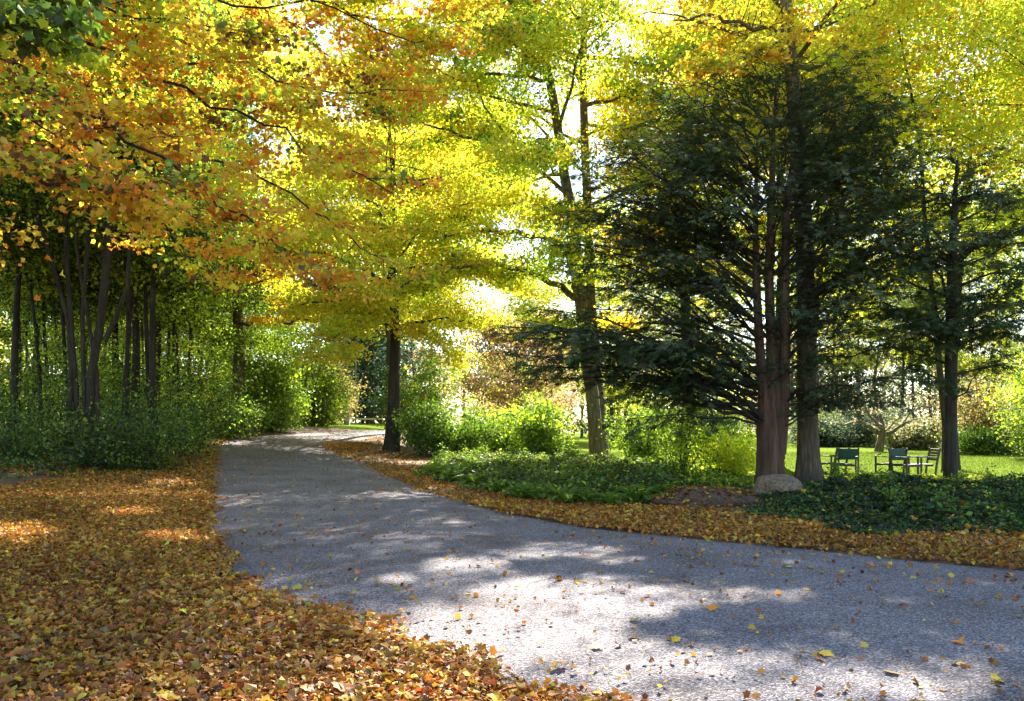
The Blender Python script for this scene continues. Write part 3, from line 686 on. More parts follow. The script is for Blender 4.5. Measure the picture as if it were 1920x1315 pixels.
# one by one: (start px,py) -> (tip px,py), depth of the tip against the trunk, belly
YB = [((1440, 800), (1180, 770), -1.2, .05), ((1425, 790), (1260, 745), 1.0, .0), ((1420, 760), (950, 600), -1.5, .1), ((1420, 720), (990, 690), -0.6, .12), ((1420, 700), (1010, 560), 1.6, .1), ((1424, 680), (1060, 640), -2.6, .1), ((1420, 640), (1090, 520), 0.4, .0), ((1418, 600), (1110, 440), -1.2, .0),
      ((1418, 560), (1080, 400), 1.0, .0), ((1418, 520), (1085, 350), -0.4, .0), ((1416, 480), (1130, 290), 0.8, .0), ((1416, 440), (1190, 260), -1.5, .0), ((1416, 400), (1235, 170), 0.2, .0), ((1420, 340), (1290, 200), 1.5, .0), ((1430, 300), (1340, 150), -0.5, .0), ((1446, 260), (1400, 130), 0.5, .0),
      ((1456, 200), (1460, 110), 0.2, .0), ((1500, 240), (1560, 130), 0.3, .0), ((1490, 290), (1640, 170), -0.6, .0), ((1480, 330), (1700, 210), 1.0, .0), ((1476, 380), (1700, 290), -1.2, .0), ((1474, 430), (1720, 360), 0.6, .0), ((1474, 470), (1690, 420), -1.6, .0), ((1474, 520), (1640, 450), 1.2, .0),
      ((1472, 560), (1660, 520), -0.8, .0), ((1472, 600), (1610, 570), 1.0, .0), ((1472, 650), (1640, 640), -1.5, .05), ((1470, 690), (1700, 650), 0.8, .08), ((1468, 740), (1740, 700), -0.8, .1), ((1468, 780), (1620, 730), 0.3, .0), ((1468, 775), (1690, 740), -1.6, .1), ((1440, 760), (1330, 650), -2.4, .0),
      ((1445, 720), (1400, 640), -3.0, .0), ((1450, 680), (1520, 600), -3.0, .0), ((1440, 620), (1320, 520), -2.6, .0), ((1450, 560), (1470, 460), -3.2, .0), ((1460, 520), (1560, 420), -2.6, .0), ((1430, 480), (1340, 380), -2.6, .0), ((1450, 430), (1440, 330), -2.8, .0), ((1470, 400), (1560, 300), -2.2, .0),
      ((1440, 350), (1380, 250), -1.8, .0), ((1470, 320), (1500, 220), -1.8, .0), ((1445, 640), (1300, 590), 2.6, .0), ((1460, 600), (1540, 520), 2.8, .0), ((1440, 480), (1350, 400), 2.6, .0), ((1460, 420), (1530, 340), 2.4, .0), ((1440, 330), (1440, 220), 2.0, .0), ((1425, 740), (1200, 720), 2.2, .05), ((1430, 680), (1240, 620), -3.2, .0), ((1420, 560), (1230, 470), -2.8, .0), ((1420, 500), (1250, 380), 2.2, .0), ((1420, 420), (1270, 300), -2.0, .0), ((1480, 440), (1600, 380), 2.4, .0), ((1470, 500), (1610, 340), -2.4, .0), ((1480, 300), (1590, 250), 1.6, .0),
      ((1420, 770), (960, 640), -0.6, .12), ((1420, 730), (1000, 620), 0.8, .1), ((1420, 740), (945, 585), -2.2, .08), ((1420, 700), (1040, 600), -1.6, .06), ((1420, 720), (1080, 660), 0.4, .1), ((1420, 660), (1100, 560), -0.8, .04), ((1418, 600), (1060, 480), -0.4, .0), ((1418, 560), (1050, 440), 0.6, .0),
      ((1420, 760), (955, 610), 1.2, .08), ((1420, 760), (975, 660), -1.4, .12), ((1420, 750), (1000, 580), -0.2, .06), ((1420, 740), (1020, 650), 2.0, .1), ((1420, 720), (1060, 610), -2.6, .06), ((1420, 690), (1090, 600), 1.2, .04)]
for tx, ty in [(1600, 150), (1660, 190), (1690, 240), (1710, 300), (1680, 340), (1720, 400), (1650, 260), (1610, 220), (1570, 180), (1700, 440), (1670, 480), (1630, 310), (1590, 280), (1640, 400), (1690, 200), (1245, 170), (1260, 230), (1200, 220), (1150, 270), (1120, 320), (1100, 360), (1180, 330), (1230, 280), (1300, 170), (1350, 130),
               (1160, 400), (1130, 460), (1290, 240), (1410, 110), (1500, 120), (1540, 140), (1240, 350), (1220, 420), (1600, 470), (1620, 540)]:
    dx = tx - 1450; sx0 = 1450 + 0.12 * dx; sy0 = min(ty + 60 + 0.5 * abs(dx), 780)
    for q in range(2): YB.append(((sx0, sy0), (tx + rng.normal() * 14, ty + rng.normal() * 14), (1 if q else -1) * rng.uniform(0.2, 1.9), 0.0))
for tx, ty, dz in [(1560, 640, -2.0), (1600, 690, -1.8), (1540, 560, -2.5), (1580, 520, -2.0), (1530, 690, -2.3), (1620, 600, -1.2), (1550, 600, -1.4), (1570, 730, -1.5), (1560, 460, -2.2), (1530, 640, -1.6)]: YB.append(((1470, ty + 70), (tx, ty), dz, 0.0))
for (a, b, dz, belly) in YB:
    if 1370 < b[0] < 1535 and dz < -1.4 and b[1] > 330: continue
    p0 = P(a[0], a[1], D); p1 = P(b[0], b[1], D + dz)
    t = np.linspace(0, 1, 7)[:, None]
    pa = p0 * (1 - t) + p1 * t; pa[:, 2] += (0.35 - 1.6 * belly) * np.sin(t[:, 0] * pi) * 0.6 * np.linalg.norm(p1 - p0) * 0.18
    pa[1:-1] += rng.normal(size=(5, 3)) * 0.11
    pa[4:, 2] -= np.array([0.0, 0.06, 0.2]) * np.linalg.norm(p1 - p0) * 0.25
    br.append((pa - base, 0.012 + 0.006 * np.linalg.norm(p1 - p0)))
EL = lambda py: np.interp(py, [130, 180, 300, 400, 500, 600, 690, 760], [1330, 1230, 1130, 1095, 1090, 1010, 960, 1160])
ER = lambda py: np.interp(py, [130, 200, 300, 400, 500, 600, 700, 750], [1640, 1700, 1710, 1715, 1670, 1620, 1720, 1660])
for i in range(100):
    u = (i + rng.uniform()) / 100; pt = 150 + 600 * u; az = i * 2.399 + rng.normal() * 0.3
    ext = (ER(pt) - 1450 if cos(az) > 0 else 1450 - EL(pt)) / F * D
    L = min(ext, 5.2) * rng.uniform(0.62, 1.03) * (1.0 if abs(cos(az)) > 0.5 else 0.8)
    z1 = EYE - (pt - HZ) / F * D; z0 = z1 - L * rng.uniform(0.3, 0.75)
    if 430 < pt < 770 and sin(az) < -0.25 and abs(cos(az)) < 0.62: continue
    z0 = max(z0, 1.35); sx = stems[i % 3][0]; j = int(np.argmin(abs(sx[:, 2] + base[2] - z0))); p0 = sx[j] + base
    p1 = np.array([p0[0] + L * cos(az), p0[1] + 0.85 * L * sin(az), z1])
    t = np.linspace(0, 1, 7)[:, None]
    pa = p0 * (1 - t) + p1 * t; pa[:, 2] += np.sin(t[:, 0] * pi) * 0.06 * L
    pa[1:-1] += rng.normal(size=(5, 3)) * 0.06
    br.append((pa - base, 0.010 + 0.006 * L))
conifer('yew_tree', 'broad dark green yew with red brown stems rising beside the tan boulder', base, rng, stems, br, 0.215, 0.46)

rng = np.random.default_rng(42)
base = gp(1781, 908)
D = base[1]
loc = lambda pts: np.array([P(*q) - base for q in pts])
stems = [(loc([(1781, 918, D), (1781, 900, D), (1781, 850, D), (1782, 760, D), (1784, 640, D), (1786, 500, D), (1790, 380, D), (1795, 300, D)]), [0.17, 0.16, 0.155, 0.145, 0.15, 0.12, 0.07, 0.03])]
br = []
YB2 = [((1783, 720), (1700, 690), -1, .1), ((1784, 700), (1880, 690), 0.6, .1), ((1784, 690), (1660, 640), 1.0, .1), ((1784, 660), (1900, 600), -1.2, .0), ((1784, 620), (1640, 560), -0.6, .05), ((1784, 600), (1960, 560), 0.6, .0), ((1785, 560), (1600, 500), 0.8, .0), ((1786, 540), (1980, 480), -1.0, .0),
       ((1786, 510), (1610, 440), -1.2, .0), ((1786, 490), (1940, 420), 1.4, .0), ((1788, 460), (1650, 380), 0.6, .0), ((1788, 430), (1900, 350), -0.6, .0), ((1790, 400), (1700, 330), -1.0, .0), ((1792, 360), (1840, 290), 0.5, .0), ((1794, 330), (1780, 270), -0.5, .0), ((1785, 580), (1760, 500), -2.2, .0),
       ((1786, 500), (1820, 420), -2.2, .0), ((1786, 640), (1840, 580), -2.0, .0), ((1786, 560), (1720, 470), 2.0, .0), ((1786, 620), (1860, 540), 2.0, .0), ((1788, 450), (1800, 360), 1.6, .0), ((1785, 600), (1900, 520), -2.0, .0), ((1785, 650), (1720, 600), -2.0, .0)]
for (a, b, dz, belly) in YB2:
    p0 = P(a[0], a[1], D); p1 = P(b[0], b[1], D + dz)
    t = np.linspace(0, 1, 7)[:, None]
    pa = p0 * (1 - t) + p1 * t; pa[:, 2] += (0.3 - 1.6 * belly) * np.sin(t[:, 0] * pi) * 0.1 * np.linalg.norm(p1 - p0)
    pa[1:-1] += rng.normal(size=(5, 3)) * 0.06
    br.append((pa - base, 0.02 + 0.008 * np.linalg.norm(p1 - p0)))
for i in range(45):
    u = (i + rng.uniform()) / 45; pt = 330 + 360 * u; az = i * 2.399 + rng.normal() * 0.3
    L = np.interp(pt, [330, 420, 520, 640, 700], [1.0, 2.2, 2.9, 2.5, 1.6]) * rng.uniform(0.6, 1.05)
    z1 = EYE - (pt - HZ) / F * D; z0 = z1 - L * rng.uniform(0.1, 0.4); sx = stems[0][0]; j = int(np.argmin(abs(sx[:, 2] + base[2] - z0))); p0 = sx[j] + base
    p1 = np.array([p0[0] + L * cos(az), p0[1] + L * sin(az), z1]); t = np.linspace(0, 1, 7)[:, None]
    pa = p0 * (1 - t) + p1 * t; pa[:, 2] += np.sin(t[:, 0] * pi) * 0.06 * L; pa[1:-1] += rng.normal(size=(5, 3)) * 0.06
    br.append((pa - base, 0.016 + 0.007 * L))
conifer('yew_tree', 'smaller dark yew on one slim straight trunk at the edge of the lawn', base, rng, stems, br, 0.215, 0.68, bark='darkbark', flare=0.3)

# ------------------------------------------------------------------ more broadleaf trees on the right
def simple(name, label, px, Y, seed, **k):
    r = np.random.default_rng(seed)
    return gen_tree(name, label, 'tree', on(px, Y), r, rng=None, **k) if False else gen_tree(name, label, 'tree', on(px, Y), r, **k)
simple('yellow_tree', 'slender many stemmed yellow tree rising behind the smaller yew', 1791, 29, 51, H=18, R=4.6, cb=7.5, r0=0.15, lean=(2.2, 0), pal=[(4, Yl), (3, YG), (1.5, Gd)], nlimb=28, nl=20, size=0.13, bark='darkbark', spread=0.5)
simple('yellow_tree', 'full yellow green tree seen over the top of the broad yew', 1521, 30, 52, H=20, R=5.0, cb=8.5, r0=0.22, lean=(3.6, 0), pal=[(4, Yl), (4, YG), (1.5, Gd), (0.5, OR)], nlimb=30, nl=20, size=0.14, bark='darkbark', spread=0.55)
simple('yellow_tree', 'golden tree behind the gap between the forked maple and the yew', 1290, 33, 53, H=18, R=5, cb=5, r0=0.28, pal=[(4, Yl), (3, Gd), (2, YG), (0.7, OR)], nlimb=34, nl=30, size=0.16, bark='darkbark', spread=0.55)
simple('yellow_tree', 'tall thin leaved tree cut by the frame beyond the smaller yew', 2010, 24, 54, H=17, R=4.5, cb=5, r0=0.2, pal=[(3, Yl), (4, YG), (1, Gd), (1, GR)], nlimb=30, nl=28, size=0.12, bark='darkbark', spread=0.5)

simple('yellow_tree', 'yellow green tree filling the sky gap left of the forked maple', 734, 45, 55, H=18, R=5.5, cb=6.5, r0=0.26, lean=(5, 0), pal=[(4, Yl), (4, YG), (1.5, Gd), (1, GR)], nlimb=36, nl=26, size=0.19, bark='darkbark', spread=0.7)
simple('yellow_tree', 'far yellow tree above the end of the drive', 730, 66, 56, H=24, R=7.5, cb=7.5, r0=0.3, lean=(-4, 0), pal=[(4, Yl), (3, YG), (2, Gd)], nlimb=36, nl=26, size=0.22, bark='darkbark', spread=0.85)
simple('yellow_tree', 'yellow green tree glimpsed through the middle of the broad yew', 1447, 31, 57, H=19, R=5.0, cb=6, r0=0.3, pal=[(4, Yl), (4, YG), (1, Gd), (1, GR)], nlimb=34, nl=24, size=0.18, bark='darkbark', spread=0.7)
simple('yellow_tree', 'yellow tree glimpsed between the two yews, high over the chairs', 1774, 27, 58, H=17, R=4.2, cb=8.5, r0=0.13, lean=(-1.8, 0), pal=[(4, Yl), (4, YG), (1, Gd), (1, OR)], nlimb=28, nl=17, size=0.15, bark='darkbark', spread=0.65)
simple('yellow_tree', 'leafy yellow tree at the edge of the frame over the tan twiggy bush', 1985, 31, 59, H=17, R=4.6, cb=6.5, r0=0.26, pal=[(4, Yl), (4, YG), (1, GR)], nlimb=28, nl=18, size=0.15, bark='darkbark', spread=0.6)

YB3 = [(4, Yl * 0.8), (4, YG * 0.8), (1, Gd * 0.8), (1, LGo)]
for px, Y, H, R, cb, sd, lab in [(985, 74, 15, 5.5, 2.0, 401, 'rounded lemon yellow tree low in the gap between the yellow maple and the forked maple'), (1150, 72, 16, 5.5, 2.5, 402, 'lemon green tree low behind the forked maple and the skirt of the broad yew'),
                                 (1560, 76, 18, 5.5, 6.5, 403, 'yellow green tree high behind the smooth grey trunk, beyond the lawn'), (1690, 78, 17, 5.0, 7.5, 404, 'thin yellow tree beyond the lawn, over the crooked bare tree'), (1830, 74, 19, 5.5, 5.0, 405, 'yellow green tree beyond the lawn, just past the smaller yew'),
                                 (1300, 74, 18, 6.0, 3.0, 406, 'lemon green tree beyond the bed, seen through the skirt of the broad yew')]:
    simple('yellow_tree', lab, px, Y, sd, H=H, R=R, cb=cb, r0=0.2, pal=YB3, nlimb=30, nl=20, size=0.2, bark='darkbark', spread=0.75)

# ------------------------------------------------------------------ the wood on the left
rng = np.random.default_rng(61)
base = on(165, 24.0)
D = 24.0
loc = lambda pts: np.array([P(*q) - base for q in pts])
st = [(loc([(170, 850, D), (168, 800, D), (172, 700, D), (190, 600, D), (202, 480, D), (206, 300, D), (200, 100, D), (190, -150, D)]), np.array([.13, .125, .12, .12, .12, .11, .09, .05])),
      (loc([(130, 850, D), (131, 780, D), (135, 690, D), (128, 600, D), (105, 520, D), (75, 420, D), (50, 250, D)]), np.array([.10, .09, .085, .07, .06, .05, .03])),
      (loc([(146, 850, D), (143, 720, D), (134, 620, D), (126, 500, D), (120, 350, D), (114, 200, D), (112, 0, D)]), np.array([.08, .075, .07, .065, .06, .05, .03])),
      (loc([(158, 850, D), (158, 720, D), (154, 600, D), (165, 450, D), (175, 280, D), (178, 100, D)]), np.array([.07, .065, .06, .06, .05, .03])),
      (loc([(186, 850, D), (182, 700, D), (166, 600, D), (142, 460, D), (150, 300, D), (152, 100, D)]), np.array([.06, .06, .055, .05, .045, .03])),
      (loc([(196, 640, D), (215, 600, D), (238, 540, D), (242, 470, D), (236, 380, D), (246, 280, D)]), np.array([.08, .07, .06, .055, .045, .03]))]
gen_tree('many_stemmed_tree', 'clump of dark diverging stems rising from the thicket at the edge of the wood', 'tree', base, rng, 15, 4.5, 6.5, 0.25, [(2, YG), (3, GR), (1, Yl), (3, DG)], nlimb=30, nl=30, size=0.13, bark='darkbark', stems=st, spread=0.5, flare=0.05)

WOODPAL = [(3, YG), (4, GR), (1, Yl), (3, DG), (0.3, Gd)]
protos = []
SLIM = (14, 2.4, 6.0, 0.085, WOODPAL)
for k, (H, R, cb, r0, pal) in enumerate([(19, 4.4, 4.8, 0.17, WOODPAL), (17, 3.8, 5.5, 0.13, [(3, YG), (1.5, Yl), (3, GR), (2, DG)]), (21, 4.5, 7, 0.2, WOODPAL), (15, 3.6, 4.5, 0.12, [(4, GR), (2, DG), (2, YG)])]):
    protos.append((H, R, cb, r0, [(3.5, DG), (3, GR), (2.5, YG)] if k in (0, 2) else pal))
protos.append(SLIM)
named = [(255, 30, 0, 'straight grey woodland trunk nearest the many stemmed clump on the side of the drive'), (283, 26.5, 1, 'slim dark woodland trunk with a leafless lower half, just before the paired trunks'), (300, 33, 2, 'woodland trunk paired with a slimmer dark one in front of it'),
         (362, 38, 3, 'leafy woodland trunk standing last before the big roadside maple'), (18, 27, 1, 'woodland tree at the very edge of the picture behind low brambles'), (62, 34, 0, 'woodland tree seen between the edge and the many stemmed clump')]
made = {}
G = 'trees of the shaded wood beside the drive'
for px, Y, k, lab in named + [(230, 44, 2, None), (120, 42, 3, None), (-60, 32, 2, None), (-160, 26, 0, None), (330, 50, 0, None), (400, 58, 1, None), (180, 55, 1, None), (20, 50, 2, None), (280, 64, 3, None), (90, 66, 0, None), (370, 72, 2, None), (-120, 46, 1, None), (455, 60, 3, None),
                              (-300, 36, 0, None), (-260, 60, 2, None), (520, 74, 1, None), (200, 80, 2, None), (-60, 74, 0, None), (430, 84, 0, None), (-360, 22, 2, None), (-240, 19, 1, None), (310, 42, 1, None), (150, 36, 3, None), (28, 31, 4, None), (80, 29, 4, None), (98, 33, 4, None), (216, 28, 4, None), (232, 36, 4, None), (248, 27, 4, None), (270, 35, 4, None), (294, 29, 4, None), (322, 36, 4, None), (345, 33, 4, None), (378, 44, 4, None), (402, 47, 4, None), (140, 30, 4, None), (52, 40, 4, None), (265, 44, 4, None), (310, 52, 4, None)]:
    lab = lab or 'dark trunked tree standing deep inside the shaded wood'
    if k not in made:
        H, R, cb, r0, pal = protos[k]
        made[k] = gen_tree('woodland_tree', lab, 'tree', on(px, Y), np.random.default_rng(70 + k), H, R, cb, r0, pal, nlimb=30, nl=19, size=0.15, bark='darkbark', spread=0.5, group=G, cull=False, asc=0.3)
    else:
        r_ = np.random.default_rng(int(px * 7 + Y * 13) % 100000)
        o = copy_tree(made[k], on(px, Y, -0.1), r_.uniform(0, 6.28), r_.uniform(0.8, 1.2), lab, G); o.rotation_euler = (r_.normal() * 0.05, r_.normal() * 0.05, r_.uniform(0, 6.28))

# ------------------------------------------------------------------ shrubs
def shrub(label, px, Y, H, R, pal, seed, name='shrub', **k):
    return gen_shrub(name, label, on(px, Y), np.random.default_rng(seed), H, R, pal, **k)
LG = np.array((0.14, 0.22, 0.025)); PG = np.array((0.15, 0.18, 0.055))
gp_w = 'undergrowth bushes along the wood edge'
shrub('dark low bush at the foot of the many stemmed clump', 190, 22, 1.5, 1.7, [(6, DG), (1.5, GR)], 101, n=26, nl=15, size=0.10, group=gp_w, spread=0.36, fill=0.3)
shrub('dark rounded bush nearest the drive, its leaves over the brown litter', 275, 22.5, 1.7, 1.3, [(3, DG), (3, GR)], 102, n=26, nl=15, size=0.09, group=gp_w, spread=0.36, fill=0.3)
shrub('loose green bush between the dark rounded bush and the roadside maple', 350, 27, 2.2, 1.6, [(2, DG), (3, GR), (1, YG)], 103, n=26, nl=15, size=0.10, group=gp_w, spread=0.36, fill=0.3)
shrub('pale speckled bush at the edge of the picture under the brambles', 40, 23, 2.3, 2.2, [(2, DG), (3, GR)], 104, n=26, nl=15, size=0.10, group=gp_w, spread=0.36, fill=0.3)
shrub('tall thin sapling bush tangled among the clump of stems', 110, 25.5, 3.4, 1.6, [(2, DG), (3, GR), (1, YG)], 105, n=22, nl=15, size=0.10, group=gp_w, spread=0.36, fill=0.3)
shrub('shadowed bush tucked behind the rounded one, below the paired trunks', 300, 30, 2.6, 2.0, [(2, DG), (3, GR)], 106, n=26, nl=15, size=0.10, group=gp_w, spread=0.36, fill=0.3)
shrub('dark bush hugging the foot of the roadside maple', 430, 36, 2.2, 1.8, [(2, DG), (3, GR), (1, YG)], 107, n=26, nl=15, size=0.13, group=gp_w, spread=0.36, fill=0.3)
shrub('tall bright green bush glowing beside the roadside maple', 512, 42, 5.6, 1.6, [(3, LG), (3, GR), (1.5, YG)], 108, n=40, nl=60, size=0.15, spread=0.4, fill=0.25, name='tall_bush')
shrub('pale yellow green bush where the drive disappears', 588, 54, 4.6, 1.5, [(3, PG), (2, YG), (1, LG)], 109, n=40, nl=70, size=0.18, spread=0.45, fill=0.25, name='tall_bush')
shrub('feathery tan bush beyond the white gate post', 622, 66, 4.0, 1.2, [(3, TN), (2, PG)], 110, n=30, nl=50, size=0.2, spread=0.45, name='tall_bush')
shrub('long low bushes crossing the end of the grass strip', 540, 60, 2.2, 3.4, [(3, PG), (2, LG)], 111, n=40, nl=60, size=0.18, spread=0.4)
shrub('green bush in front of the dark stake, a step past the yellow maple', 795, 32, 2.0, 0.9, [(3, GR), (2, LG), (1, DG)], 112, n=18, nl=30, size=0.12)
shrub('tall leafy shrub to the far side of the yellow maple, before the dark stake', 775, 37, 4.0, 1.6, [(3, LG), (3, GR), (1, YG)], 113, n=24, nl=34, size=0.13, name='tall_bush')
shrub('arching green shrub beneath the pink leaved tree', 850, 33, 1.9, 1.9, [(3, GR), (3, LG)], 114, n=28, nl=34, size=0.12)
shrub('yellow green bush against the forked maple', 1018, 31, 2.3, 1.1, [(2, YG), (4, LG), (2, GR)], 115, n=24, nl=34, size=0.12)
shrub('low olive bush between the pink leaved tree and the yellow green bush', 960, 34, 1.9, 1.7, [(3, LG), (2, YG), (1, GR)], 116, n=26, nl=32, size=0.12)
shrub('round green bush just past the foot of the forked maple', 1212, 30, 2.2, 1.1, [(3, LG), (2, GR), (1, YG)], 117, n=22, nl=32, size=0.11)
shrub('thin sapling with a forked dark stem standing in the sunlit bed', 1278, 24, 2.5, 0.9, [(3, LG), (2, YG)], 118, n=7, nl=50, size=0.10, stemr=0.022, name='sapling', spread=0.3, cat='sapling')
shrub('bright little bush glowing beside the yew trunk', 1372, 25, 1.4, 0.8, [(3, YG), (2, Yl)], 119, n=16, nl=50, size=0.09)
shrub('tan twiggy bush at the far side of the lawn behind the smaller yew', 1880, 44, 4.2, 3.6, [(3, TN), (1.5, PG), (1, BR)], 120, n=44, nl=40, size=0.15, spread=0.45, name='tall_bush')
shrub('olive bush at the lawn edge, cut by the frame', 1985, 36, 4.4, 2.4, [(3, PG), (2, YG), (1, GR)], 121, n=36, nl=60, size=0.14, spread=0.4, name='tall_bush')
shrub('pale grassy shrub in the border beside the crooked bare tree', 1715, 50, 1.7, 2.0, [(3, np.array((0.24, 0.24, 0.15))), (1, PG)], 122, n=36, nl=36, size=0.2, spread=0.3)
shrub('blue green low hedge shrub across the lawn behind the chairs', 1570, 56, 2.0, 3.2, [(3, np.array((0.13, 0.17, 0.12))), (1, PG)], 123, n=40, nl=60, size=0.18, spread=0.4)
shrub('dark low shrub under the tan twiggy bush', 1850, 42, 1.1, 1.6, [(3, GR), (2, DG)], 124, n=24, nl=50, size=0.13)
shrub('sunlit pale bush seen through the gap under the yew boughs', 1300, 42, 2.4, 2.6, [(3, PG), (2, LG)], 125, n=34, nl=50, size=0.15, spread=0.4)

# thin understory of the wood: a few saplings, copied
r_ = np.random.default_rng(140)
US = 'leafy saplings scattered through the shaded wood'
sap = [gen_shrub('understory_sapling', 'thin leafy sapling growing among the trunks of the shaded wood', on(90, 30), np.random.default_rng(141 + k), H, R, pal, n=9, nl=30, size=0.13, spread=0.42, fill=0.3, stemr=0.02, group=US, cat='sapling', flat=0.4, tmpl=T4)
       for k, (H, R, pal) in enumerate([(5.0, 2.0, [(3, LGo), (3, YG), (1, GR)]), (4.0, 2.4, [(3, GR), (1, DG), (3, LGo)]), (6.5, 2.2, [(4, YG), (2, LGo), (2, Yl)])])]  # light green raised to make the shaded understory look sunlit
spots = [(-60, 30), (30, 33), (90, 30), (200, 30), (240, 34), (330, 33), (390, 40), (290, 40), (150, 42), (60, 46), (-30, 42), (350, 48), (420, 50), (240, 52), (100, 56), (310, 60), (180, 64), (20, 62), (400, 66), (460, 70), (-140, 34), (-120, 60), (270, 74), (350, 80), (130, 76), (395, 36), (120, 34), (370, 44), (440, 46), (180, 48), (-20, 36), (300, 36)]
for i, (px, Y) in enumerate(spots):
    if i < 3: o = sap[i]; o.location = tuple(on(px, Y))
    else: copy_tree(sap[i % 3], on(px, Y), r_.uniform(0, 6.28), r_.uniform(0.8, 1.25))

# pink leaved tree, crooked bare tree
simple('pink_leaved_tree', 'wide low tree with faded pink leaves and grey twigs across the bed', 965, 50, 131, H=6.6, R=5.6, cb=1.2, r0=0.16, pal=[(3, PK), (2, TN), (0.5, Yl), (1, PG)], nlimb=30, nl=20, size=0.16, spread=0.5, asc=0.7, cull=False)
base = on(1650, 46); D = 46.0; loc = lambda pts: np.array([P(*q) - base for q in pts]); r_ = np.random.default_rng(132)
bk = lambda: dict(nsec=9, seclen=1.1, ncl=2, nl=1.5, spread=0.3, t0=0.3, droop=-0.1)
st = [(loc([(1648, 856, D), (1648, 846, D), (1650, 836, D), (1653, 824, D), (1655, 812, D)]), np.array([.26, .24, .22, .22, .2]))]
ex = [(loc([(1653, 826, D), (1648, 814, D), (1640, 806, D), (1625, 797, D - 1), (1605, 791, D - 1), (1580, 797, D - 2), (1560, 795, D - 2)]), 0.16, bk()), (loc([(1655, 814, D), (1652, 800, D), (1646, 790, D + 1), (1640, 778, D + 1), (1618, 770, D + 1), (1590, 772, D + 2)]), 0.15, bk()),
      (loc([(1655, 816, D), (1666, 814, D), (1676, 808, D), (1690, 798, D - 1), (1706, 789, D - 1), (1722, 786, D - 1)]), 0.15, bk()), (loc([(1655, 812, D), (1656, 795, D + 1), (1650, 780, D + 1), (1660, 762, D + 2), (1684, 750, D + 2)]), 0.13, bk()), (loc([(1650, 800, D), (1630, 780, D - 1), (1622, 760, D - 2), (1600, 750, D - 2)]), 0.09, bk()), (loc([(1690, 798, D - 1), (1700, 780, D), (1722, 764, D), (1750, 762, D)]), 0.08, bk())]
gen_tree('crooked_tree', 'small crooked bare tree standing on the lawn behind the chairs', 'tree', base, r_, 4, 2, 3, 0.2, [(3, TN)], nlimb=2, nl=0.5, size=0.1, extra=ex, cull=False, stems=st, flare=0.3)

# ------------------------------------------------------------------ ground cover
rng = np.random.default_rng(81)
def cover(name, label, poly, hgt, n, pal, size):
    poly = [tuple(gp(*q)[:2]) for q in poly]
    a = np.array(poly); x0, y0 = a.min(0); x1, y1 = a.max(0)
    x, y = rng.uniform(x0, x1, n), rng.uniform(y0, y1, n)
    d = polydist(x, y, poly)
    k = inpoly(x, y, poly) | (d < 0.35 * (wob(x, y, 2.2, 6) > 0.2)); k &= ~inroad(x, y) & (wob(x, y, 2.6, 15) + 0.5 * wob(x, y, 6, 16) > -0.55 - 0.5 * rng.uniform(size=n)); x, y, d = x[k], y[k], d[k]
    h = hgt * np.clip(0.55 + 0.45 * wob(x, y, 1.5, 8) + 0.35 * wob(x, y, 4.0, 2), 0.12, 1.3) * np.clip(d / 0.9, 0.15, 1)
    z = terrain(x, y) + 0.02 + h * rng.uniform(0.1, 1, len(x)) ** 0.5
    w = np.array([q for q, _ in pal]); c = np.array([q for _, q in pal])[rng.choice(len(pal), len(x), p=w / w.sum())] * (0.85 + 0.3 * wob(x, y, 1.1, 12))[:, None]
    me = leaf_mesh(name, rng, np.stack([x, y, z], 1), c, M['green'], size, T6, 0.75, 0.22)
    return tag(link(bpy.data.objects.new(name, me)), label, 'ground cover', None, 'stuff')
cover('ivy_cover', 'dark glossy ground cover spreading along the verge in front of the chairs', [(1395, 965), (1420, 930), (1500, 918), (1620, 905), (1760, 912), (1960, 905), (2500, 935), (2500, 1010), (1920, 1000), (1760, 1000), (1640, 1003), (1540, 985)], 0.30, 140000, [(3, DG), (2, np.array((0.03, 0.07, 0.035))), (1.2, GR), (0.3, BR), (0.18, Gd), (0.5, LG)], 0.075)
cover('fern_cover', 'leafy green ground cover under the bushes at the inside of the bend', [(800, 895), (790, 878), (830, 860), (960, 862), (1150, 870), (1300, 895), (1320, 930), (1250, 948), (1100, 948), (960, 930), (860, 912)], 0.5, 110000, [(3, GR), (2.5, DG), (1.5, LG), (0.5, YG), (1, np.array((0.16, 0.2, 0.1))), (0.35, BR), (0.2, Gd)], 0.07)
cover('weeds', 'sunlit yellow green weeds between the yew and the lawn', [(1150, 905), (1200, 878), (1400, 880), (1420, 915), (1300, 925)], 0.3, 16000, [(3, LG), (2, YG), (1, GR)], 0.08)
cover('weeds', 'yellowing weeds at the lawn edge below the chairs', [(1545, 915), (1545, 893), (1700, 898), (1920, 905), (1920, 925), (1700, 920)], 0.22, 16000, [(3, LG), (2, YG), (1, Gd)], 0.08)
cover('brambles', 'dim ground plants creeping out of the wood onto the leaf litter', [(-200, 905), (-200, 850), (100, 840), (300, 850), (330, 880), (200, 885), (60, 895)], 0.35, 9000, [(3, DG), (3, GR)], 0.10)
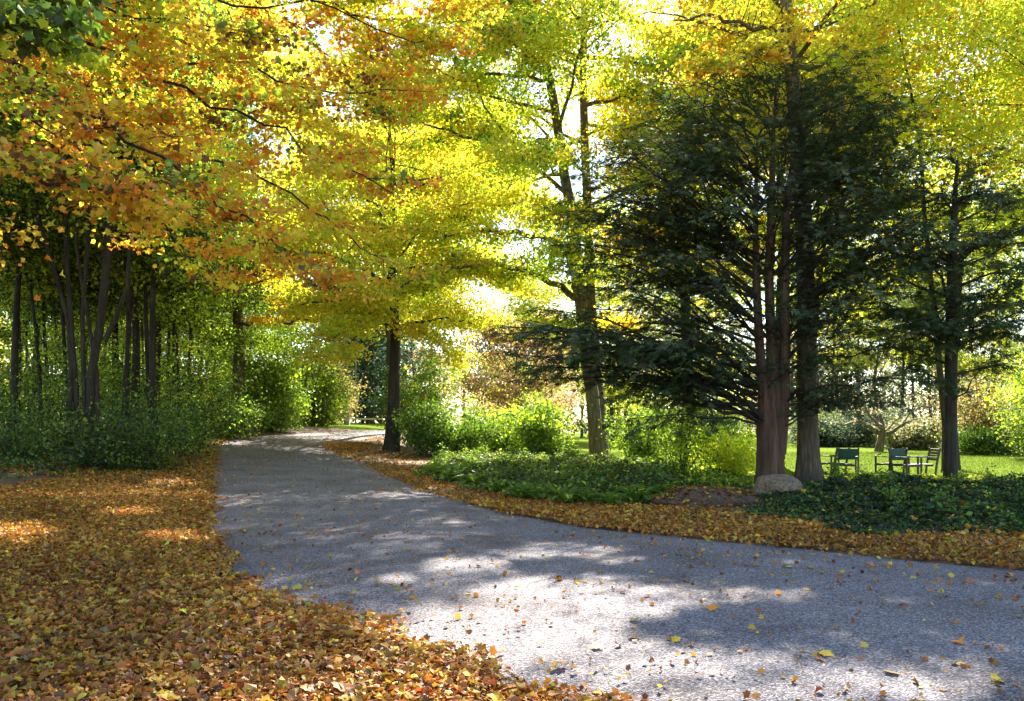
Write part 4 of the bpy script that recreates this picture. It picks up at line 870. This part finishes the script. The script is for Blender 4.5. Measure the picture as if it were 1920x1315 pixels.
def fern(label, px, py, seed):
    r = np.random.default_rng(seed); g = gp(px, py)
    root = thing('fern', label, 'fern', g, 'ferns at the inside of the bend'); pts, w = [], Wood(); V, C = [], []
    for i in range(13):
        az = i * 2.399 + r.normal() * 0.3; L = r.uniform(0.45, 0.85)
        pa = bend(r, [0, 0, 0], [cos(az), sin(az), 1.5], L, 0.0, 0.05, 8, 1.3); w.tube(pa, np.linspace(0.006, 0.002, 8), 4)
        for t in np.linspace(0.15, 0.98, 22):
            p, d = along(pa, t); h = unit(np.cross(d, [0, 0, 1.0])); l = 0.15 * math.sin(pi * (0.12 + 0.86 * t)) + 0.01
            for sg in (-1, 1):
                e = p + (h * sg + d * 0.45 + np.array([0, 0, -0.12])) * l; m = (p + e) / 2
                V.append([p, m + d * 0.016, e, m - d * 0.016]); C.append(pick(r, [(3, GR), (2, LG), (0.5, YG)]))
    V = np.array(V).reshape(-1, 3); n = len(C)
    w.build('stems', M['green'], root); link(bpy.data.objects.new('fronds', np_mesh('fronds', V, np.full(n, 4), np.arange(4 * n), M['green'], np.array(C))), root)
    return root
lab = 'arching green fern growing out of the low cover at the inside of the bend'
f0 = fern(lab, 820, 895, 300)
for k, (px, py) in enumerate([(850, 905), (890, 912), (930, 925), (975, 935), (1010, 940), (1060, 948), (1100, 945), (1150, 950), (1195, 945), (870, 890), (950, 905), (1040, 915), (1120, 920), (1180, 915), (1240, 935), (905, 880), (1000, 890), (1090, 895)]):
    r_ = np.random.default_rng(310 + k); copy_tree(f0, gp(px, py), r_.uniform(0, 6.28), r_.uniform(0.65, 1.15))
WG = 'weeds standing out of the ground cover'; lab = 'loose upright weed standing out of the ground cover beside the drive'
wd_ = [gen_shrub('weed', lab, gp(900, 900), np.random.default_rng(330 + k), H, R, pal, n=9, nl=7, size=0.10, spread=0.09, fill=0.35, stemr=0.005, group=WG, cat='weed', flat=0.5) for k, (H, R, pal) in enumerate([(0.75, 0.35, [(3, LGo), (2, GR)]), (0.6, 0.4, [(3, LG), (2, YG)]), (0.9, 0.3, [(3, GR), (2, LG), (1, TN)])])]
r_ = np.random.default_rng(340); k = 0
for px, py in [(830, 872), (870, 866), (915, 870), (960, 872), (1010, 874), (1060, 878), (1100, 880), (1160, 884), (1210, 888), (1250, 892), (885, 895), (1000, 905), (1080, 912), (1150, 905), (1230, 915), (940, 890), (1600, 918), (1650, 925), (1700, 915), (1750, 930), (1800, 920), (1850, 912), (1900, 925), (1680, 955), (1780, 960), (1870, 955), (1560, 912), (1630, 908), (1820, 935), (1730, 945), (845, 888), (1120, 895), (980, 885)]:
    o = wd_[k] if k < 3 else copy_tree(wd_[k % 3], (0, 0, 0), 0, 1)
    g = gp(px + r_.normal() * 8, py); o.location = tuple(g); o.rotation_euler = (0, 0, r_.uniform(0, 6.28)); sc = r_.uniform(0.7, 1.25) * (0.52 if px > 1400 else 0.72); o.scale = (sc, sc, sc); k += 1
# grass tufts on the lawn
n = 60000
x, y = rng.uniform(3, 26, n), rng.uniform(23, 45, n); k = inlawn(x, y); x, y = x[k], y[k]
z = lz(x, y)
N = len(x); a = rng.uniform(0, 6.28, N); h = rng.uniform(0.04, 0.10, N); w = 0.008
b0 = np.stack([x + w * np.cos(a), y + w * np.sin(a), z], 1); b1 = np.stack([x - w * np.cos(a), y - w * np.sin(a), z], 1); tp = np.stack([x + rng.normal(size=N) * 0.03, y + rng.normal(size=N) * 0.03, z + h], 1)
gm = np_mesh('grass', np.stack([b0, b1, tp], 1).reshape(-1, 3), np.full(N, 3), np.arange(N * 3), M['grass'], np.array([(0.10, 0.145, 0.020)]) * rng.uniform(0.7, 1.5, (N, 1)))
tag(link(bpy.data.objects.new('grass', gm)), 'short mown grass of the sunny lawn', 'grass', None, 'stuff')

# ------------------------------------------------------------------ far woods (one mass)
rng = np.random.default_rng(91)
def woods(name, label, x0, x1, y0, y1, ntree, hmin, hmax, pal, nl, size, mat='leaf', r=3.2, bare=0.0):
    w, lv = Wood(), Leaves(rng)
    for i in range(ntree):
        x, y = rng.uniform(x0, x1), rng.uniform(y0, y1); H = rng.uniform(hmin, hmax); b = np.array([x, y, float(terrain(x, y)) - 0.2])
        w.tube(np.array([b, b + [rng.normal() * .3, 0, H * 0.5], b + [rng.normal() * .5, 0, H * 0.95]]), [0.18, 0.13, 0.03], 5)
        for q in range(5):
            u = rng.uniform(0.2, 0.9); az = rng.uniform(0, 6.28); s0 = b + [0, 0, H * u]
            w.tube(bend(rng, s0, [cos(az), sin(az), 0.6], r * 0.8, 0.2, 0.1, 4), [0.06, 0.04, 0.03, 0.015], 4)
        c = pick(rng, pal)
        for q in range(26):
            u = rng.uniform(0.08, 1); rr = r * math.sin(pi * (0.1 + 0.85 * u)) ** 0.7 * math.sqrt(rng.uniform()); az = rng.uniform(0, 6.28)
            lv.cluster(b + [rr * cos(az), rr * sin(az), H * u], 0.8, int(nl * rng.uniform(0.3, 1.5) * (0 if rng.uniform() < bare else 1)), c * rng.uniform(0.8, 1.2), 0.5)
    me_w = w.build(name, M['bark'])
    p, col = lv.points()
    me = leaf_mesh(name + '_leaves', rng, p, col, M[mat], size, T4, 0.8)
    o = link(bpy.data.objects.new('foliage', me), me_w); o['kind'] = 'stuff'
    return tag(me_w, label, 'woods', None, 'stuff')
woods('distant_woods', 'far off hazy wood closing the view behind the drive and the wood edge', -75, -14, 84, 125, 46, 12, 18, [(3, YG * 0.6), (2, Yl * 0.5), (2, PG), (1, LG)], 34, 0.42)
woods('distant_woods', 'blue green far trees showing under the yellow maple', -24, -10, 78, 96, 10, 10, 13, [(3, np.array((0.06, 0.11, 0.09)))], 40, 0.36, 'green')
woods('distant_woods', 'pale grey leafless wood across the lawn behind the chairs', 14, 90, 72, 110, 110, 10, 14, [(3, np.array((0.16, 0.16, 0.12))), (2, np.array((0.12, 0.16, 0.10))), (1, np.array((0.2, 0.15, 0.08)))], 26, 0.30, 'green', 3.6, 0.25)
woods('distant_woods', 'soft yellow far trees behind the pink leaved tree', -12, 18, 74, 105, 18, 8, 11, [(2, PG), (2, TN * 0.7), (1, YG * 0.5)], 30, 0.34)

# ------------------------------------------------------------------ boulders, log
def boulder(name, label, px, py, sx, sy, sz, seed, mat='rock', rz=0.0):
    r = np.random.default_rng(seed); bm = bmesh.new(); bmesh.ops.create_icosphere(bm, subdivisions=5, radius=1)
    ph = r.uniform(0, 6, 6)
    for v in bm.verts:
        c = v.co.copy()
        d = 1 + 0.12 * sin(2.3 * c.x + ph[0] + 1.5 * sin(2 * c.y)) + 0.09 * sin(3.7 * c.y + ph[1] + c.z) + 0.06 * sin(5.3 * c.z + 4.1 * c.x + ph[2]) + 0.025 * sin(11 * c.x + ph[3]) * sin(12 * c.y + ph[4])
        v.co = c * d; v.co.z = max(v.co.z, -0.45)
        v.co.x *= sx; v.co.y *= sy; v.co.z *= sz
    me = bpy.data.meshes.new(name); bm.to_mesh(me); bm.free(); me.materials.append(M[mat])
    for p in me.polygons: p.use_smooth = True
    o = link(bpy.data.objects.new(name, me)); g = gp(px, py); o.location = (g[0], g[1], g[2] + sz * 0.3); o.rotation_euler = (0, 0, rz)
    return tag(o, label, 'rock')
boulder('boulder', 'rounded tan boulder leaning against the foot of the yew', 1466, 932, 0.52, 0.4, 0.36, 1)
boulder('boulder', 'long low brown boulder strewn with fallen leaves above the orange verge', 1322, 948, 0.95, 0.5, 0.25, 2, 'darkrock', 0.15)
bo = [o for o in COL.objects if o.name == 'boulder.001'][0]; r = np.random.default_rng(17)
vv = np.array([(*v.co, v.normal.z) for v in bo.data.vertices]); vv = vv[vv[:, 3] > 0.35]; vv = vv[r.choice(len(vv), 520)]
ca, sa = cos(0.15), sin(0.15); q = np.stack([vv[:, 0] * ca - vv[:, 1] * sa, vv[:, 0] * sa + vv[:, 1] * ca, vv[:, 2] + 0.02], 1) + np.array(bo.location)
me = leaf_mesh('leaves_on_boulder', r, q, PAL_L[r.choice(len(PAL_L), len(q))] * 0.8, M['litter'], 0.06, TM, 0.4, 0.3, 0.4)
tag(link(bpy.data.objects.new('leaves_on_boulder', me)), 'fallen leaves scattered over the long low brown boulder', 'leaves', None, 'stuff')
r = np.random.default_rng(9)
w = Wood(); a, b = gp(1288, 892), gp(1350, 893)
w.tube(np.array([a + [0, 0, .06], (a * 2 + b) / 3 + [0, 0.02, .09], (a + 2 * b) / 3 + [0, 0, .10], b + [0, 0, .14]]), [0.05, 0.075, 0.08, 0.085], 10, rough=0.06, rng=r)
o = w.build('log', M['darkbark']); tag(o, 'short dark fallen log lying in the sunlit weeds by the sapling', 'log')

# ------------------------------------------------------------------ garden chairs
def box(bm, c, s, rx=0.0):
    m = bmesh.ops.create_cube(bm, size=1.0)['verts']
    import mathutils
    R = mathutils.Matrix.Rotation(rx, 3, 'X')
    for v in m:
        q = mathutils.Vector((v.co.x * s[0], v.co.y * s[1], v.co.z * s[2])); v.co = R @ q + mathutils.Vector(c)
def bobj(name, fn, mat, parent):
    bm = bmesh.new(); fn(bm)
    bmesh.ops.bevel(bm, geom=bm.edges[:], offset=0.004, segments=1, affect='EDGES')
    me = bpy.data.meshes.new(name); bm.to_mesh(me); bm.free(); me.materials.append(mat)
    return link(bpy.data.objects.new(name, me), parent)
def chair(label, px, Y, rz, backmat, slats=False):
    t = thing('garden_chair', label, 'chair', on(px, Y, 0.01), 'garden chairs on the lawn', rz)
    def seat(bm):
        for k in range(5): box(bm, (0, -0.22 + k * 0.1, 0.41), (0.52, 0.08, 0.025))
        box(bm, (0, -0.27, 0.375), (0.50, 0.03, 0.05)); box(bm, (0, 0.2, 0.375), (0.50, 0.03, 0.05))
    bobj('seat', seat, M['wood'], t)
    for sx in (-1, 1):
        bobj('leg', lambda bm: box(bm, (sx * 0.285, -0.27, 0.31), (0.045, 0.05, 0.62)), M['wood'], t)
        bobj('leg', lambda bm: (box(bm, (sx * 0.285, 0.27, 0.22), (0.045, 0.055, 0.47), -0.12), box(bm, (sx * 0.285, 0.345, 0.66), (0.045, 0.05, 0.50), -0.22)), M['wood'], t)
        bobj('armrest', lambda bm: box(bm, (sx * 0.285, 0.015, 0.637), (0.065, 0.64, 0.03)), M['wood'], t)
    def back(bm):
        if slats:
            for k in range(4): box(bm, (0, 0.315 + k * 0.021, 0.56 + k * 0.095), (0.52, 0.02, 0.075), -0.22)
        else:
            box(bm, (0, 0.34, 0.70), (0.52, 0.03, 0.34), -0.22)
    bobj('backrest', back, M[backmat], t)
    return t
chair('garden chair with an open slatted green back, nearest the smooth grey trunk', 1561, 25.4, radians(-150), 'greenboard', True)
chair('garden chair with a dark green panel back, second from the smooth grey trunk', 1588, 24.6, radians(150 + 180), 'greenboard')
chair('garden chair with a navy blue back between the two pairs of green ones', 1668, 24.8, radians(200), 'navy')
chair('garden chair with a bright green back next to the navy one', 1700, 24.0, radians(20), 'greenboard')
chair('bare wooden garden chair seen side on, nearest the smaller yew', 1729, 24.4, radians(-90), 'wood', True)

# ------------------------------------------------------------------ small things near the end of the drive
w = Wood(); g = on(797, 34.5); w.tube(np.array([[0, 0, -0.2], [0.01, 0, 1.5], [0, 0, 2.9]]), [0.03, 0.028, 0.022], 8)
t = thing('marker_stake', 'thin dark upright stake with an orange band by the tall leafy shrub', 'stake', g); w.build('stake', M['stake'], t)
w = Wood(); w.tube(np.array([[0.008, 0, 2.1], [0.004, 0, 2.42]]), [0.036, 0.036], 8); w.build('orange_band', M['orange'], t)
w = Wood(); g = on(667, 72); w.tube(np.array([[0, 0, -0.2], [0, 0, 3], [0, 0, 6.4]]), [0.08, 0.07, 0.06], 10); w.tube(np.array([[0, 0, 6.3], [0.2, 0, 6.6], [0.7, 0, 6.7]]), [0.06, 0.05, 0.05], 8)
t = thing('street_lamp', 'distant pale blue lamp pole seen under the yellow maple', 'street lamp', g); w.build('pole', M['metal'], t)
bobj('lamp_head', lambda bm: box(bm, (0.85, 0, 6.68), (0.5, 0.2, 0.12)), M['metal'], t)
g = on(652, 66); g2 = on(700, 66)
t = thing('white_gate', 'white post and rail gate at the end of the drive', 'gate', g)
bobj('post', lambda bm: (box(bm, (0, 0, 0.55), (0.32, 0.32, 1.3)), box(bm, (0, 0, 1.24), (0.42, 0.42, 0.08))), M['white'], t)
for hz in (0.5,): bobj('rail', lambda bm: box(bm, (1.5, 0, hz), (2.7, 0.06, 0.14)), M['white'], t)

# ------------------------------------------------------------------ light, sky, camera
wd = bpy.data.worlds.new('World'); S.world = wd; wd.use_nodes = True
nt = wd.node_tree; nt.nodes.clear()
sky = nt.nodes.new('ShaderNodeTexSky'); sky.sky_type = 'NISHITA'; sky.sun_disc = False; sky.sun_elevation = SUN_EL; sky.sun_rotation = SUN_AZ; sky.altitude = 100; sky.air_density = 1.0; sky.dust_density = 0.4; sky.ozone_density = 1.0
bg = nt.nodes.new('ShaderNodeBackground'); bg.inputs['Strength'].default_value = 0.068
ow = nt.nodes.new('ShaderNodeOutputWorld'); nt.links.new(sky.outputs[0], bg.inputs[0]); nt.links.new(bg.outputs[0], ow.inputs[0])
ld = bpy.data.lights.new('sun', 'SUN'); ld.energy = 5.0; ld.angle = radians(0.53); ld.color = (1.0, 0.93, 0.82)
lo = bpy.data.objects.new('sun', ld); COL.objects.link(lo)
import mathutils
lo.rotation_euler = mathutils.Vector(tuple(SUN)).to_track_quat('Z', 'Y').to_euler()
lo.location = tuple(SUN * 60)

cd = bpy.data.cameras.new('camera'); cd.sensor_width = 36; cd.lens = 36 * F / 1920; cd.shift_y = (HZ - 657.5) / 1920; cd.clip_start = 0.1; cd.clip_end = 3000
co = bpy.data.objects.new('camera', cd); COL.objects.link(co); co.location = (0, 0, EYE); co.rotation_euler = (radians(90), 0, 0)
S.camera = co
S.view_settings.view_transform = 'Standard'; S.view_settings.look = 'None'; S.view_settings.gamma = 1.0; S.view_settings.exposure = 2.6
c = S.cycles
DENOISE = True
c.denoiser = 'OPENIMAGEDENOISE'; c.denoising_input_passes = 'RGB_ALBEDO_NORMAL'; c.denoising_prefilter = 'ACCURATE'; c.denoising_quality = 'HIGH'
c.max_bounces = 8; c.diffuse_bounces = 4; c.glossy_bounces = 2; c.transmission_bounces = 6; c.transparent_max_bounces = 4
c.use_denoising = DENOISE; c.sample_clamp_indirect = 4.0
